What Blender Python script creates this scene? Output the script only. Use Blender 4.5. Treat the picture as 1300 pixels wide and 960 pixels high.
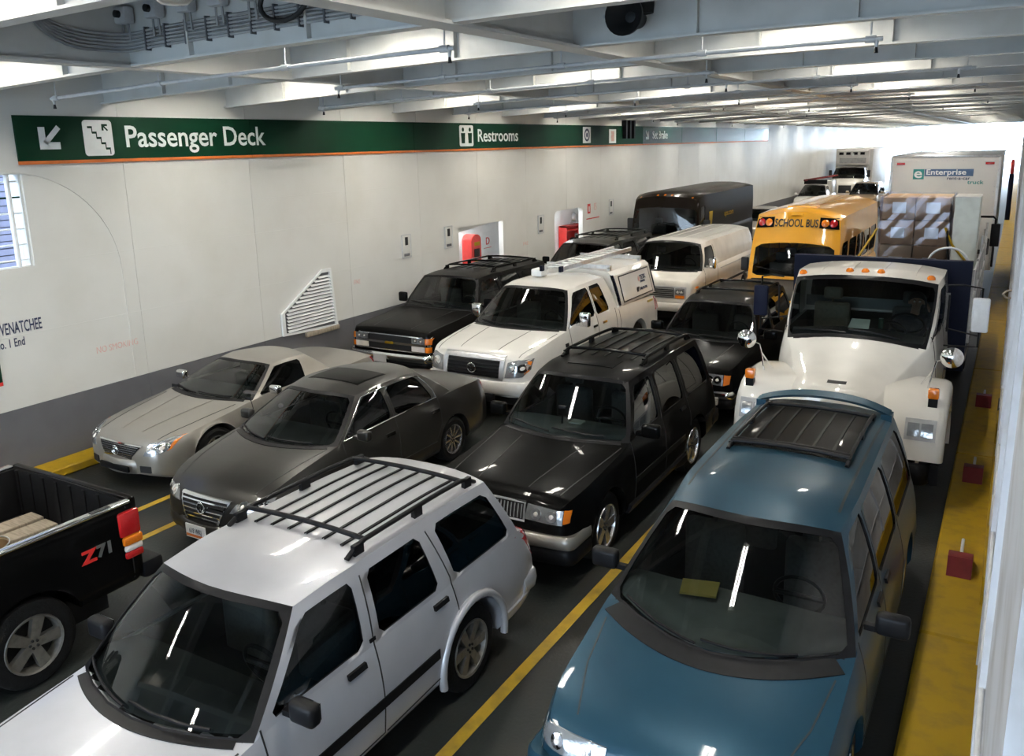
import bpy, bmesh, math, random
from mathutils import Vector, Matrix
from mathutils.bvhtree import BVHTree
random.seed(7)
for o in list(bpy.data.objects): bpy.data.objects.remove(o, do_unlink=True)
SC = bpy.context.scene
COL = SC.collection
PI = math.pi

# ------------------------------------------------------------------ camera
cd = bpy.data.cameras.new('camera'); cam = bpy.data.objects.new('camera', cd); COL.objects.link(cam)
Rm = ((0.86376812, 0.09517695, -0.49481914), (0.50339151, -0.20663911, 0.83898585), (-0.02239687, -0.97377699, -0.22639954))
cam.matrix_world = Matrix(((Rm[0][0], -Rm[0][1], -Rm[0][2], 0), (Rm[1][0], -Rm[1][1], -Rm[1][2], 0), (Rm[2][0], -Rm[2][1], -Rm[2][2], 4.38), (0, 0, 0, 1)))
cd.sensor_fit = 'HORIZONTAL'; cd.sensor_width = 36; cd.lens = 36*1080/1300; cd.shift_y = -45/1300
cd.clip_start = .02; cd.clip_end = 900
SC.camera = cam

# ------------------------------------------------------------------ daylight beyond the open ends, exposure
wd = bpy.data.worlds.new('overcast'); SC.world = wd; wd.use_nodes = True
wd.node_tree.nodes['Background'].inputs[0].default_value = (.66, .82, 1.0, 1)
wd.node_tree.nodes['Background'].inputs[1].default_value = 5.2
TUBE_POWER = 112.0
SC.view_settings.view_transform = 'Standard'; SC.view_settings.look = 'None'
SC.view_settings.gamma = 1; SC.view_settings.use_curve_mapping = False
SC.view_settings.exposure = 1.15

# ------------------------------------------------------------------ materials
def mat(name, col, rough=.5, metal=0., coat=0., var=.06, scale=6., bump=0., bscale=40., spec=.5, emit=None, estr=0., var_col=None, stretch=None):
    m = bpy.data.materials.new(name); m.use_nodes = True
    nt = m.node_tree; b = nt.nodes['Principled BSDF']
    b.inputs['Roughness'].default_value = rough; b.inputs['Metallic'].default_value = metal
    b.inputs['Coat Weight'].default_value = coat; b.inputs['Coat Roughness'].default_value = .04
    b.inputs['Specular IOR Level'].default_value = spec
    tc = nt.nodes.new('ShaderNodeTexCoord'); src = tc.outputs['Object']
    if stretch:
        mp = nt.nodes.new('ShaderNodeMapping'); mp.inputs['Scale'].default_value = stretch
        nt.links.new(src, mp.inputs[0]); src = mp.outputs[0]
    n = nt.nodes.new('ShaderNodeTexNoise'); n.inputs['Scale'].default_value = scale; n.inputs['Detail'].default_value = 5
    nt.links.new(src, n.inputs['Vector'])
    mx = nt.nodes.new('ShaderNodeMix'); mx.data_type = 'RGBA'
    c2 = var_col or tuple(max(0, c*(1-var*3)) for c in col)
    mr = nt.nodes.new('ShaderNodeMapRange'); mr.inputs[1].default_value = .45; mr.inputs[2].default_value = .75
    nt.links.new(n.outputs['Fac'], mr.inputs[0]); nt.links.new(mr.outputs[0], mx.inputs['Factor'])
    mx.inputs['A'].default_value = (*col, 1); mx.inputs['B'].default_value = (*c2, 1)
    nt.links.new(mx.outputs['Result'], b.inputs['Base Color'])
    if bump:
        n2 = nt.nodes.new('ShaderNodeTexNoise'); n2.inputs['Scale'].default_value = bscale
        nt.links.new(tc.outputs['Object'], n2.inputs['Vector'])
        bp = nt.nodes.new('ShaderNodeBump'); bp.inputs['Strength'].default_value = bump; bp.inputs['Distance'].default_value = .01
        nt.links.new(n2.outputs['Fac'], bp.inputs['Height']); nt.links.new(bp.outputs[0], b.inputs['Normal'])
    if emit:
        b.inputs['Emission Color'].default_value = (*emit, 1); b.inputs['Emission Strength'].default_value = estr
    return m

def glass(name, tint, gloss=(1, 1, 1), rough=.015):
    m = bpy.data.materials.new(name); m.use_nodes = True
    nt = m.node_tree; nt.nodes.clear()
    out = nt.nodes.new('ShaderNodeOutputMaterial'); mx = nt.nodes.new('ShaderNodeMixShader')
    tr = nt.nodes.new('ShaderNodeBsdfTransparent'); tr.inputs[0].default_value = (*tint, 1)
    gl = nt.nodes.new('ShaderNodeBsdfGlossy'); gl.inputs['Roughness'].default_value = rough; gl.inputs[0].default_value = (*gloss, 1)
    fr = nt.nodes.new('ShaderNodeFresnel'); fr.inputs[0].default_value = 1.5
    nt.links.new(fr.outputs[0], mx.inputs[0]); nt.links.new(tr.outputs[0], mx.inputs[1]); nt.links.new(gl.outputs[0], mx.inputs[2])
    nt.links.new(mx.outputs[0], out.inputs[0])
    return m

M = {}
M['wall'] = mat('cream_painted_steel', (.70, .695, .66), .38, var=.035, scale=.9, bump=.12, bscale=3, var_col=(.64, .63, .585))
M['wall_r'] = mat('chipped_white_steel', (.58, .59, .62), .45, var=.05, scale=3, bump=.3, bscale=9, var_col=(.34, .32, .30), stretch=(1, .5, .6))
M['wains'] = mat('grey_painted_steel', (.115, .115, .125), .5, var=.05, scale=2.5)
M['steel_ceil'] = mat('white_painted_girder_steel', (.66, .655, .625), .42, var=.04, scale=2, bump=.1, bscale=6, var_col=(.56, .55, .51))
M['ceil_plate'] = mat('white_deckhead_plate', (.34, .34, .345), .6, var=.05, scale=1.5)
M['deck'] = mat('worn_dark_deck_paint', (.016, .019, .018), .5, var=.1, scale=1.7, bump=.25, bscale=30, var_col=(.026, .023, .019), spec=.25)
M['yellow'] = mat('yellow_line_paint', (.42, .26, .012), .6, var=.12, scale=5, bump=.2, var_col=(.22, .14, .02))
M['yellow2'] = mat('yellow_curb_paint', (.34, .21, .008), .55, spec=.15, var=.1, scale=6, var_col=(.24, .15, .02))
M['sea'] = mat('grey_sea_water', (.35, .42, .46), .25, scale=.05, bump=.3, bscale=.4)
M['green'] = mat('dark_green_sign_enamel', (.002, .030, .014), .5, var=.08, scale=.7, spec=.12)
M['green_shiny'] = mat('glossy_green_sign_film', (.003, .06, .045), .22, coat=.5, var=.08, scale=.7, bump=.25, bscale=2.0)
M['orange'] = mat('orange_stripe', (.62, .16, .03), .4)
M['white'] = mat('white_lettering', (.82, .83, .82), .4, var=.02)
M['navy_ink'] = mat('navy_lettering', (.03, .04, .09), .6)
M['red_ink'] = mat('faded_red_lettering', (.72, .42, .38), .6, var=.15, scale=18, var_col=(.72, .68, .62))
M['red'] = mat('red_enamel', (.62, .03, .025), .35, coat=.3)
M['red_dk'] = mat('dull_red_rubber', (.13, .01, .01), .6, var=.12, spec=.2)
M['pipe'] = mat('grey_painted_pipe', (.55, .56, .57), .4, var=.06, scale=9)
M['cable'] = mat('grey_cable_sheath', (.36, .36, .36), .6, var=.1)
M['black'] = mat('black_rubber', (.012, .012, .013), .6, var=.1)
M['trim'] = mat('black_trim_plastic', (.007, .007, .008), .42, var=.1, scale=12, spec=.12)
M['tire'] = mat('tyre_rubber', (.008, .008, .008), .75, var=.15, scale=20, bump=.3, bscale=60, spec=.15)
M['chrome'] = mat('chrome', (.78, .79, .80), .08, metal=1, var=.02)
M['alloy'] = mat('alloy_wheel', (.50, .50, .51), .25, metal=.9, var=.06, scale=20)
M['alloy_dk'] = mat('dirty_alloy_wheel', (.24, .23, .21), .4, metal=.7, var=.1, scale=20)
M['alum'] = mat('brushed_aluminium', (.62, .63, .64), .35, metal=.9, var=.08, scale=14)
M['lens'] = mat('clear_headlamp_lens', (.30, .31, .32), .12, metal=.5, coat=1, var=.12, scale=9, bump=.35, bscale=16)
M['amber'] = mat('amber_lens', (.75, .19, .01), .15, coat=1, bump=.4, bscale=70)
M['red_lens'] = mat('red_lens', (.42, .01, .012), .15, coat=1, bump=.4, bscale=60)
M['white_lens'] = mat('white_lens', (.75, .70, .66), .15, coat=1, bump=.4, bscale=60)
M['seat'] = mat('grey_cloth_seat', (.085, .085, .088), .85, var=.12, scale=30)
M['seat_tan'] = mat('tan_seat', (.20, .165, .12), .7, var=.1, scale=20)
M['dash'] = mat('dark_dashboard', (.035, .035, .037), .6, var=.1)
M['dash_lt'] = mat('grey_dashboard', (.16, .165, .165), .65, var=.08)
M['inner'] = mat('cabin_lining', (.009, .009, .010), .8, spec=.1)
M['under'] = mat('underbody', (.008, .008, .008), .8)
M['gap'] = mat('panel_gap', (.008, .008, .009), .6)
M['glass'] = glass('windscreen_glass', (.40, .46, .45))
M['glass_t'] = glass('tinted_glass', (.13, .145, .145))
M['glass_d'] = glass('privacy_glass', (.035, .038, .04))
M['paper'] = mat('paper', (.62, .66, .62), .7, var=.05)
M['manila'] = mat('manila_envelope', (.55, .40, .10), .7)
M['card'] = mat('cardboard', (.40, .255, .15), .8, var=.08, scale=4)
M['card2'] = mat('pale_cardboard', (.50, .36, .24), .8, var=.08, scale=4)
M['skin'] = mat('skin', (.46, .27, .19), .55, var=.04)
M['hair'] = mat('dark_hair', (.02, .015, .012), .6)
M['shirt'] = mat('navy_shirt', (.012, .016, .028), .85)
M['shirt2'] = mat('teal_shirt', (.06, .11, .12), .85)
M['wood'] = mat('weathered_timber', (.36, .30, .23), .8, var=.15, scale=6, stretch=(1, 8, 1))
M['film'] = glass('shrink_wrap', (.88, .90, .94), (.8, .84, 1), .14)
M['shutter'] = mat('lilac_grey_shutter', (.30, .30, .42), .5, var=.05)
M['diffuser'] = mat('lamp_diffuser', (1, 1, 1), .5, emit=(.92, .96, 1.0), estr=19.0)
M['tube'] = mat('fluorescent_tube', (1, 1, 1), .5, emit=(1.0, .95, .85), estr=TUBE_POWER)
def paint(name, col, metal=.0, rough=.35, coat=1., var=.03, spec=.5):
    return mat(name, col, rough, metal, coat, var=var, scale=2.5, spec=spec)
M['p_silver'] = paint('silver_blue_paint', (.46, .47, .505), .4, .38)
M['p_blazroof'] = M['p_silver']
M['p_blue'] = paint('teal_blue_paint', (.011, .042, .068), .25, .35, .3, .03, .12)
M['p_black'] = paint('black_paint', (.003, .003, .003), 0, .3, .15, .03, .02)
M['p_black2'] = paint('dusty_black_paint', (.004, .0037, .0034), 0, .4, .15, .03, .03)
M['p_grey'] = paint('graphite_paint', (.028, .0265, .024), .35, .32, .5, .03, .15)
M['p_lightgold'] = paint('light_platinum_paint', (.29, .27, .24), .5, .36, .5)
M['p_white'] = paint('white_paint', (.72, .70, .655), 0, .4)
M['p_cream'] = paint('cream_white_paint', (.67, .645, .59), 0, .4)
M['p_vanwhite'] = paint('old_white_paint', (.70, .67, .61), 0, .5, .6, .06)
M['p_brown'] = paint('dark_brown_paint', (.008, .005, .003), 0, .35, .16, .03, .03)
M['p_yellow'] = paint('school_bus_yellow', (.78, .36, .015), 0, .35)
M['p_matblk'] = mat('sun_faded_black_bonnet', (.030, .026, .022), .5, var=.15, scale=3)
M['p_greysuv'] = paint('dark_grey_green_paint', (.012, .013, .011), .2, .35, .25, .03, .05)
M['p_tan'] = paint('tan_gold_paint', (.35, .24, .13), .4, .4)
M['p_navy'] = paint('navy_bulkhead_paint', (.006, .008, .020), 0, .5, 0, .03, .08)
M['boxwhite'] = mat('white_box_panel', (.66, .645, .62), .45, var=.04, scale=1.2)

# ------------------------------------------------------------------ mesh helpers
class MB:
    def __init__(s): s.v = []; s.f = []; s.m = []
    def add(s, vs, fs, mi=0):
        o = len(s.v); s.v += [tuple(p) for p in vs]
        for f in fs: s.f.append(tuple(i+o for i in f)); s.m.append(mi)
        return s
    def box(s, x0, x1, y0, y1, z0, z1, mi=0):
        vs = [(x, y, z) for z in (z0, z1) for y in (y0, y1) for x in (x0, x1)]
        return s.add(vs, [(0, 2, 3, 1), (4, 5, 7, 6), (0, 1, 5, 4), (2, 6, 7, 3), (0, 4, 6, 2), (1, 3, 7, 5)], mi)
    def cbox(s, x0, x1, y0, y1, z0, z1, b=.02, mi=0, seg=2):
        bm = bmesh.new(); bmesh.ops.create_cube(bm, size=1)
        for v in bm.verts: v.co = Vector(((x0+x1)/2+v.co.x*(x1-x0), (y0+y1)/2+v.co.y*(y1-y0), (z0+z1)/2+v.co.z*(z1-z0)))
        b = min(b, .49*min(x1-x0, y1-y0, z1-z0))
        bmesh.ops.bevel(bm, geom=list(bm.edges), offset=b, segments=seg, affect='EDGES', profile=.5)
        bm.verts.index_update()
        s.add([v.co for v in bm.verts], [[v.index for v in f.verts] for f in bm.faces], mi); bm.free(); return s
    def tube(s, pts, r, n=8, mi=0, caps=True):
        pts = [Vector(p) for p in pts]; rings = []; prev = None
        for i, p in enumerate(pts):
            d = (pts[min(i+1, len(pts)-1)]-pts[max(i-1, 0)]).normalized()
            if prev is None:
                a = d.cross(Vector((0, 0, 1)))
                if a.length < .05: a = d.cross(Vector((1, 0, 0)))
            else: a = prev-d*prev.dot(d)
            a.normalize(); prev = a; b = d.cross(a)
            rr = r[i] if isinstance(r, (list, tuple)) else r
            rings.append([p+a*rr*math.cos(2*PI*k/n)+b*rr*math.sin(2*PI*k/n) for k in range(n)])
        vs = [q for g in rings for q in g]; fs = []
        for i in range(len(rings)-1):
            for k in range(n): fs.append((i*n+k, i*n+(k+1) % n, (i+1)*n+(k+1) % n, (i+1)*n+k))
        if caps: fs.append(tuple(range(n-1, -1, -1))); fs.append(tuple((len(rings)-1)*n+k for k in range(n)))
        return s.add(vs, fs, mi)
    def lathe(s, prof, c=(0, 0, 0), axis='x', n=24, mi=0):
        vs = []; fs = []; L = len(prof)
        for k in range(n):
            a = 2*PI*k/n
            for r, h in prof:
                u, w = r*math.cos(a), r*math.sin(a)
                p = {'x': (h, u, w), 'y': (u, h, w), 'z': (u, w, h)}[axis]
                vs.append((c[0]+p[0], c[1]+p[1], c[2]+p[2]))
        for k in range(n):
            for i in range(L-1):
                a, b = k*L+i, ((k+1) % n)*L+i
                fs.append((a, b, b+1, a+1))
        return s.add(vs, fs, mi)
    def grid(s, rows, mi=0, skip=None):
        nu = len(rows[0]); vs = [p for r in rows for p in r]; fs = []
        for i in range(len(rows)-1):
            for j in range(nu-1):
                if skip and skip(i, j): continue
                fs.append((i*nu+j, i*nu+j+1, (i+1)*nu+j+1, (i+1)*nu+j))
        return s.add(vs, fs, mi)
    def prism(s, poly, h0, h1, axis='x', mi=0):
        f3 = {'x': lambda a, b, h: (h, a, b), 'y': lambda a, b, h: (a, h, b), 'z': lambda a, b, h: (a, b, h)}[axis]
        n = len(poly); vs = [f3(a, b, h0) for a, b in poly]+[f3(a, b, h1) for a, b in poly]
        fs = [tuple(range(n)), tuple(range(2*n-1, n-1, -1))]+[(i, i+n, (i+1) % n+n, (i+1) % n) for i in range(n)]
        return s.add(vs, fs, mi)
    def sphere(s, c, r, mi=0, nu=12, nv=8, sc=(1, 1, 1)):
        rows = [[(c[0]+r*sc[0]*math.sin(PI*i/nv)*math.cos(2*PI*j/nu), c[1]+r*sc[1]*math.sin(PI*i/nv)*math.sin(2*PI*j/nu), c[2]+r*sc[2]*math.cos(PI*i/nv)) for j in range(nu+1)] for i in range(nv+1)]
        return s.grid(rows, mi)
    def build(s, name, mats, parent=None, ang=32, weld=True, recalc=True):
        me = bpy.data.meshes.new(name); me.from_pydata(s.v, [], s.f)
        if not isinstance(mats, (list, tuple)): mats = [mats]
        for m in mats: me.materials.append(M[m] if isinstance(m, str) else m)
        for i, p in enumerate(me.polygons): p.material_index = s.m[i]
        if weld or recalc:
            bm = bmesh.new(); bm.from_mesh(me)
            if weld: bmesh.ops.remove_doubles(bm, verts=bm.verts, dist=2e-4); bmesh.ops.dissolve_degenerate(bm, dist=1e-5, edges=bm.edges)
            if recalc: bmesh.ops.recalc_face_normals(bm, faces=bm.faces)
            bm.to_mesh(me); bm.free()
        if ang:
            for p in me.polygons: p.use_smooth = True
            me.set_sharp_from_angle(angle=math.radians(ang))
        o = bpy.data.objects.new(name, me); COL.objects.link(o); o.parent = parent
        return o

def tag(o, label=None, cat=None, group=None, kind=None):
    if label: o['label'] = label
    if cat: o['category'] = cat
    if group: o['group'] = group
    if kind: o['kind'] = kind
    return o
def thing(name, label, cat, loc=(0, 0, 0), group=None):
    o = bpy.data.objects.new(name, None); COL.objects.link(o); o.location = loc; o.empty_display_size = .1
    return tag(o, label, cat, group)
def share(o, name=None, parent=None, loc=None):
    c = o.copy(); COL.objects.link(c)
    if name: c.name = name
    c.parent = parent
    if loc is not None: c.location = loc
    return c
def copy_tree(o, parent=None):
    c = o.copy(); COL.objects.link(c); c.parent = parent
    for ch in list(o.children): copy_tree(ch, c)
    return c
def pin(pts):                       # monotone cubic through points
    pts = sorted(pts); n = len(pts)
    if n == 1: return lambda y: pts[0][1]
    h = [pts[i+1][0]-pts[i][0] for i in range(n-1)]; d = [(pts[i+1][1]-pts[i][1])/h[i] for i in range(n-1)]
    m = [d[0]]+[0 if d[i-1]*d[i] <= 0 else 2*d[i-1]*d[i]/(d[i-1]+d[i]) for i in range(1, n-1)]+[d[-1]]
    def fn(y):
        if y <= pts[0][0]: return pts[0][1]
        if y >= pts[-1][0]: return pts[-1][1]
        i = 0
        while y > pts[i+1][0]: i += 1
        t = (y-pts[i][0])/h[i]; t2 = t*t; t3 = t2*t
        return (2*t3-3*t2+1)*pts[i][1]+(t3-2*t2+t)*h[i]*m[i]+(-2*t3+3*t2)*pts[i+1][1]+(t3-t2)*h[i]*m[i+1]
    return fn
def lerp(a, b, t): return a+(b-a)*t
def sub(a, b, n): return [lerp(a, b, i/n) for i in range(n)]
TXT = {}
def text_mesh(s, size=1., ext=.004, sx=1., bold=0.):
    cu = bpy.data.curves.new('t', 'FONT'); cu.body = s; cu.size = size; cu.extrude = ext; cu.align_x = 'LEFT'; cu.offset = bold; cu.resolution_u = 3
    o = bpy.data.objects.new('t', cu); COL.objects.link(o)
    me = bpy.data.meshes.new_from_object(o.evaluated_get(bpy.context.evaluated_depsgraph_get()))
    bpy.data.objects.remove(o); bpy.data.curves.remove(cu)
    for v in me.vertices: v.co.x *= sx
    return me
def text(name, s, size, m, parent, loc, facing, sx=1., ext=.004, bold=0., align='l', tilt=0.):
    """facing: 'x+' text readable from +x side running +y ; 'y-' readable from -y running +x"""
    me = text_mesh(s, size, ext, sx, bold); me.materials.clear(); me.materials.append(M[m])
    w = max([v.co.x for v in me.vertices]+[0])
    if align == 'c':
        for v in me.vertices: v.co.x -= w/2
    if align == 'r':
        for v in me.vertices: v.co.x -= w
    o = bpy.data.objects.new(name, me); COL.objects.link(o); o.parent = parent; o.location = loc
    if facing == 'x+': o.rotation_euler = (PI/2, 0, PI/2)
    elif facing == 'y-': o.rotation_euler = (PI/2+tilt, 0, 0)
    elif facing == 'x-': o.rotation_euler = (PI/2, 0, -PI/2)
    return o
# ================================================================== THE DECK
WX = -11.55; RX = .12; Y0, Y1 = -9., 92.
def zc(x): return 5.34-.0019*x*x
BY0, BS, BD = 8.113, 2.256, .62
GA, GB = -4.0, -7.85

fl = MB().box(WX-.2, 1.6, Y0-2, Y1+6, -.25, 0).build('floor', 'deck', None, 0); tag(fl, 'dark worn steel car deck with yellow lane lines', None, kind='structure')
def line(x, w, y0, y1):
    return MB().box(x-w/2, x+w/2, y0, y1, 0, .004).build('lane_line', 'yellow', fl, 0)
line(-3.25, .11, Y0, Y1); line(-8.43, .10, Y0, Y1); line(-9.18, .10, Y0, Y1); line(-6.05, .11, Y0, 16)
for k in range(3): MB().box(-8.38, -7.9, 4.95-3.1*k, 5.06-3.1*k, 0, .004).build('lane_line', 'yellow', fl, 0)
sea = MB().box(-600, 600, -600, 800, -6.2, -6).build('sea', 'sea', None, 0); tag(sea, 'grey water beyond the open ends of the deck', None, kind='structure')

# kerbs
kl = MB()
for i in range(20): kl.cbox(WX, WX+.42, Y0+i*5, Y0+i*5+4.98, 0, .13, .02, 0, 1)
tag(kl.build('trim_1', 'yellow2', None, 30), 'yellow raised kerb along the foot of the left wall', None, kind='structure')
kr = MB()
for i in range(17): kr.cbox(-.37, RX, 2.6+i*5, 2.6+i*5+4.985, 0, .12, .02, 0, 1)
tag(kr.build('trim_2', 'yellow2', None, 30), 'yellow raised kerb along the foot of the right wall', None, kind='structure')

# left wall: backing with openings, then single plates
OPEN = [(4.6, 6.73, 2.91, 4.14), (17.16, 19.26, .25, 2.45), (22.19, 24.08, .25, 2.46)]
def rects(y0, y1, z0, z1):
    ys = sorted({y0, y1}|{v for o in OPEN for v in o[:2] if y0 < v < y1})
    zs = sorted({z0, z1}|{v for o in OPEN for v in o[2:] if z0 < v < z1})
    out = []
    for a, b in zip(ys, ys[1:]):
        run = None
        for c, d in zip(zs, zs[1:]):
            hit = any(o[0] < (a+b)/2 < o[1] and o[2] < (c+d)/2 < o[3] for o in OPEN)
            if not hit: run = (run[0], d) if run else (c, d)
            if hit or d == zs[-1]:
                if run: out.append((a, b)+run)
                run = None
    return out
mb = MB()
for a, b, c, d in rects(Y0, Y1, 0, 5.8): mb.box(WX-.14, WX-.05, a, b, c, d)
wl = mb.build('wall_left', 'wall', None, 0, weld=False); tag(wl, 'tall cream painted steel side wall with grey lower band', None, kind='structure')
seams = [Y0]+[8.28+2.45*k for k in range(-7, 35)]+[Y1]
for a, b in zip(seams, seams[1:]):
    mb = MB()
    for r in rects(a+.003, b-.003, 1.0, 5.8): mb.box(WX-.05, WX, *r)
    mb.build('plate', 'wall', wl, 0, weld=False)
    mb = MB()
    for r in rects(a+.003, b-.003, 0, .995): mb.box(WX-.05, WX+.004, *r)
    if mb.f: mb.build('wainscot_plate', 'wains', wl, 0, weld=False)
# weld bead: big rounded insert round the window, long horizontal beads
pts = [(WX, 4.0, 4.16)]+[(WX, 6.55+1.5*math.sin(a), 2.66+1.5*math.cos(a)) for a in [i*PI/2/14 for i in range(15)]]+[(WX, 8.05, 1.0)]
MB().tube(pts, .008, 6).build('weld_seam', 'wall', wl, 60)
for z, a, b in ((2.95, 6.9, 20), (3.55, 10.8, 30), (2.0, 3, 17), (2.9, 25, 70)):
    MB().tube([(WX, a, z), (WX, b, z)], .006, 6).build('weld_seam', 'wall', wl, 60)

# right wall with stiffeners, stepped back beside the camera's landing
mb = MB().box(RX, RX+.1, 2.6, Y1, 0, 5.8).box(RX, 1.5, 2.5, 2.6, 0, 5.8).box(1.4, 1.5, Y0, 2.6, 0, 5.8)
wr_ = mb.build('wall_right', 'wall_r', None, 0, weld=False); tag(wr_, 'white chipped casing wall seen edge-on at the right', None, kind='structure')
for k in range(38):
    y = 5.0+k*2.256
    MB().box(RX-.035, RX, y, y+.05, .0, 5.6).build('stiffener', 'wall_r', wr_, 0)
for z in (.75, 1.3):
    MB().tube([(RX-.02, 2.7, z), (RX-.02, 80, z)], .016, 8).build('wall_pipe', 'pipe', wr_, 60)
for a, b, m in ((8.3, 12.2, 'yellow2'), (13.2, 13.9, 'yellow2'), (13.9, 14.6, 'black')):
    MB().cbox(RX-.05, RX, a, b, .1, .42, .012, 0, 1).build('bumper_strip', m, wr_, 30)
MB().tube([(RX, 15.2, 2.0), (RX-.1, 15.2, 1.98), (RX-.14, 15.2, 1.93), (RX-.1, 15.2, 1.88), (RX, 15.2, 1.87)], .018, 8).build('hook', 'wood', wr_, 60)

# ceiling: plate, transverse beams, long girders
XS = [WX+(1.5-WX)*i/18 for i in range(19)]
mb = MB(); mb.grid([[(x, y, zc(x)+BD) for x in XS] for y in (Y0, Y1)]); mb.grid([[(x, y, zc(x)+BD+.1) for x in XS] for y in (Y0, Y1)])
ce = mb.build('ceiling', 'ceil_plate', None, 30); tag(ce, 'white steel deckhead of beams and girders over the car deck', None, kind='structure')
def beam_mesh(parent):
    mb = MB()
    lo = [(x, 0, zc(x)) for x in XS]; hi = [(x, 0, zc(x)+BD) for x in XS]
    for y in (-.012, .012): mb.grid([[(p[0], y, p[2]+.02) for p in lo], [(p[0], y, p[2]) for p in hi]])
    for dz in (0, .022): mb.grid([[(p[0], y, p[2]+dz) for p in lo] for y in (-.075, .075)])
    for y in (-.075, .075): mb.grid([[(p[0], y, p[2]+dz) for p in lo] for dz in (0, .022)])
    for x in (-10.2, -8.9, -6.9, -5.4, -2.7, -1.3):
        for s in (-1, 1): mb.box(x-.012, x+.012, min(0, s*.07), max(0, s*.07), zc(x)+.02, zc(x)+BD)
    return mb.build('beam', 'steel_ceil', parent, 25, weld=False, recalc=False)
b0 = None; BYS = []
for k in range(-7, 38):
    y = BY0+BS*k; BYS.append(y)
    if b0 is None: b0 = beam_mesh(ce); b0.location = (0, y, 0)
    else: share(b0, 'beam', ce, (0, y, 0))
for gx_, w in ((GA, .24), (GB, .20), (.9, .2)):
    z = zc(gx_)-.012
    MB().box(gx_-.014, gx_+.014, Y0, Y1, z+.02, z+BD).box(gx_-w/2, gx_+w/2, Y0, Y1, z, z+.03).build('girder', 'steel_ceil', ce, 0, weld=False)

# fluorescent lights in alternate bays, chequered from one side of a girder to the other
def lamp_proto():
    t = thing('ceiling_light', 'x', 'light')
    MB().cbox(-.12, .12, -.68, .68, -.03, .05, .02, 0, 1).build('housing', 'white', t, 30)
    MB().box(-.125, -.115, -.68, .68, -.108, -.02).box(.115, .125, -.68, .68, -.108, -.02).box(-.12, .12, -.685, -.675, -.108, -.02).box(-.12, .12, .675, .685, -.108, -.02).build('reflector', 'white', t, 0)  # skirts and end plates added to block tube light going sideways onto the beams
    for y in (-.4, -.2, 0, .2, .4): MB().box(-.115, .115, y-.004, y+.004, -.108, -.078).build('added_louvre_blade', 'white', t, 0)  # cross blades added to cut the tube light reaching the beam faces
    for s in (-1, 1):
        MB().tube([(s*.06, -.61, -.055), (s*.06, .61, -.055)], .019, 8).build('tube', 'tube', t, 60)
        MB().box(s*.06-.02, s*.06+.02, .61, .65, -.085, -.03).box(s*.06-.02, s*.06+.02, -.65, -.61, -.085, -.03).build('lamp_holder', 'white', t, 0)
    return t
L0 = None; lamps = []
for k in range(-6, 37):
    yc_ = BY0+BS*(k-.5)
    for x, par in ((-9.7, 1), (-6.0, 0), (-2.2, 1)):
        if (k % 2) != par: continue
        lamps.append((x, yc_))
cnt = {}; ORD = 'first second third fourth fifth sixth seventh eighth ninth tenth eleventh twelfth thirteenth fourteenth fifteenth sixteenth seventeenth eighteenth nineteenth twentieth twenty-first twenty-second twenty-third'.split()
for i, (x, y) in enumerate(lamps):
    if L0 is None: L0 = o = lamp_proto()
    else: o = copy_tree(L0)
    o.location = (x, y, zc(x)+BD-.055)
    side = 'between the wall and the outer girder' if x < GB else ('between the two girders' if x < GA else 'near the right wall')
    cnt[side] = cnt.get(side, 0)+1
    tag(o, 'twin tube fluorescent light %s, %s from the near end' % (side, ORD[cnt[side]-1]), 'light', 'fluorescent lights '+side)

# sprinkler pipes below the beams
def sprinkler(y, xa, xb, heads):
    t = thing('sprinkler_pipe', 'x', 'pipe', (0, y, 0))
    xs = [xa+(xb-xa)*i/10 for i in range(11)]; pz = lambda x: zc(x)-.11
    MB().tube([(x, 0, pz(x)) for x in xs], .020, 8).build('pipe_run', 'pipe', t, 60)
    n = max(2, int((xb-xa)/1.6))
    for i in range(n+1):
        x = xa+.1+(xb-xa-.2)*i/n
        MB().tube([(x, 0, pz(x)+.02), (x, 0, zc(x)+BD)], .009, 6).tube([(x-.045, 0, pz(x)), (x+.045, 0, pz(x))], .032, 8).build('hanger', 'pipe', t, 60)
    for x in heads:
        h = MB().tube([(x, 0, pz(x)-.01), (x, 0, pz(x)-.07)], [.02, .014], 8).build('sprinkler_head', 'pipe', t, 60)
        MB().tube([(x, 0, pz(x)-.07), (x, 0, pz(x)-.12)], [.012, .02], 8).build('nozzle', 'black', h, 60)
    return t
sp = [(6.35, -10.05, -4.25, (-10.0, -4.3)), (8.55, -7.55, -1.15, (-7.5, -1.2)), (10.9, -10.0, -3.4, (-9.9, -3.5)), (13.1, -8.4, -.6, (-8.3, -3.9, -.8)), (15.4, -10.1, -2.4, (-10, -6.3, -2.5)), (17.7, -9, -.6, (-8.9, -5, -.8)), (20, -10.4, -2, (-10.3, -6, -2.1)), (24.4, -9.5, -.7, (-9.4, -5, -.8)), (29, -10.4, -1, (-10.3, -6, -2.1)), (35.6, -10.4, -1, (-10.3, -6, -2.1)), (44.6, -10.4, -1, (-10.3, -6, -2.1))]
ordw = ['nearest the camera', 'second from the camera', 'third from the camera', 'fourth from the camera', 'fifth from the camera', 'sixth from the camera', 'seventh from the camera', 'eighth from the camera', 'ninth from the camera', 'second farthest away', 'farthest away']
for (y, a, b, h), w in zip(sp, ordw): tag(sprinkler(y, a, b, h), 'grey sprinkler pipe under the ceiling beams, '+w, 'pipe', 'sprinkler pipes under the ceiling')

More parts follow.
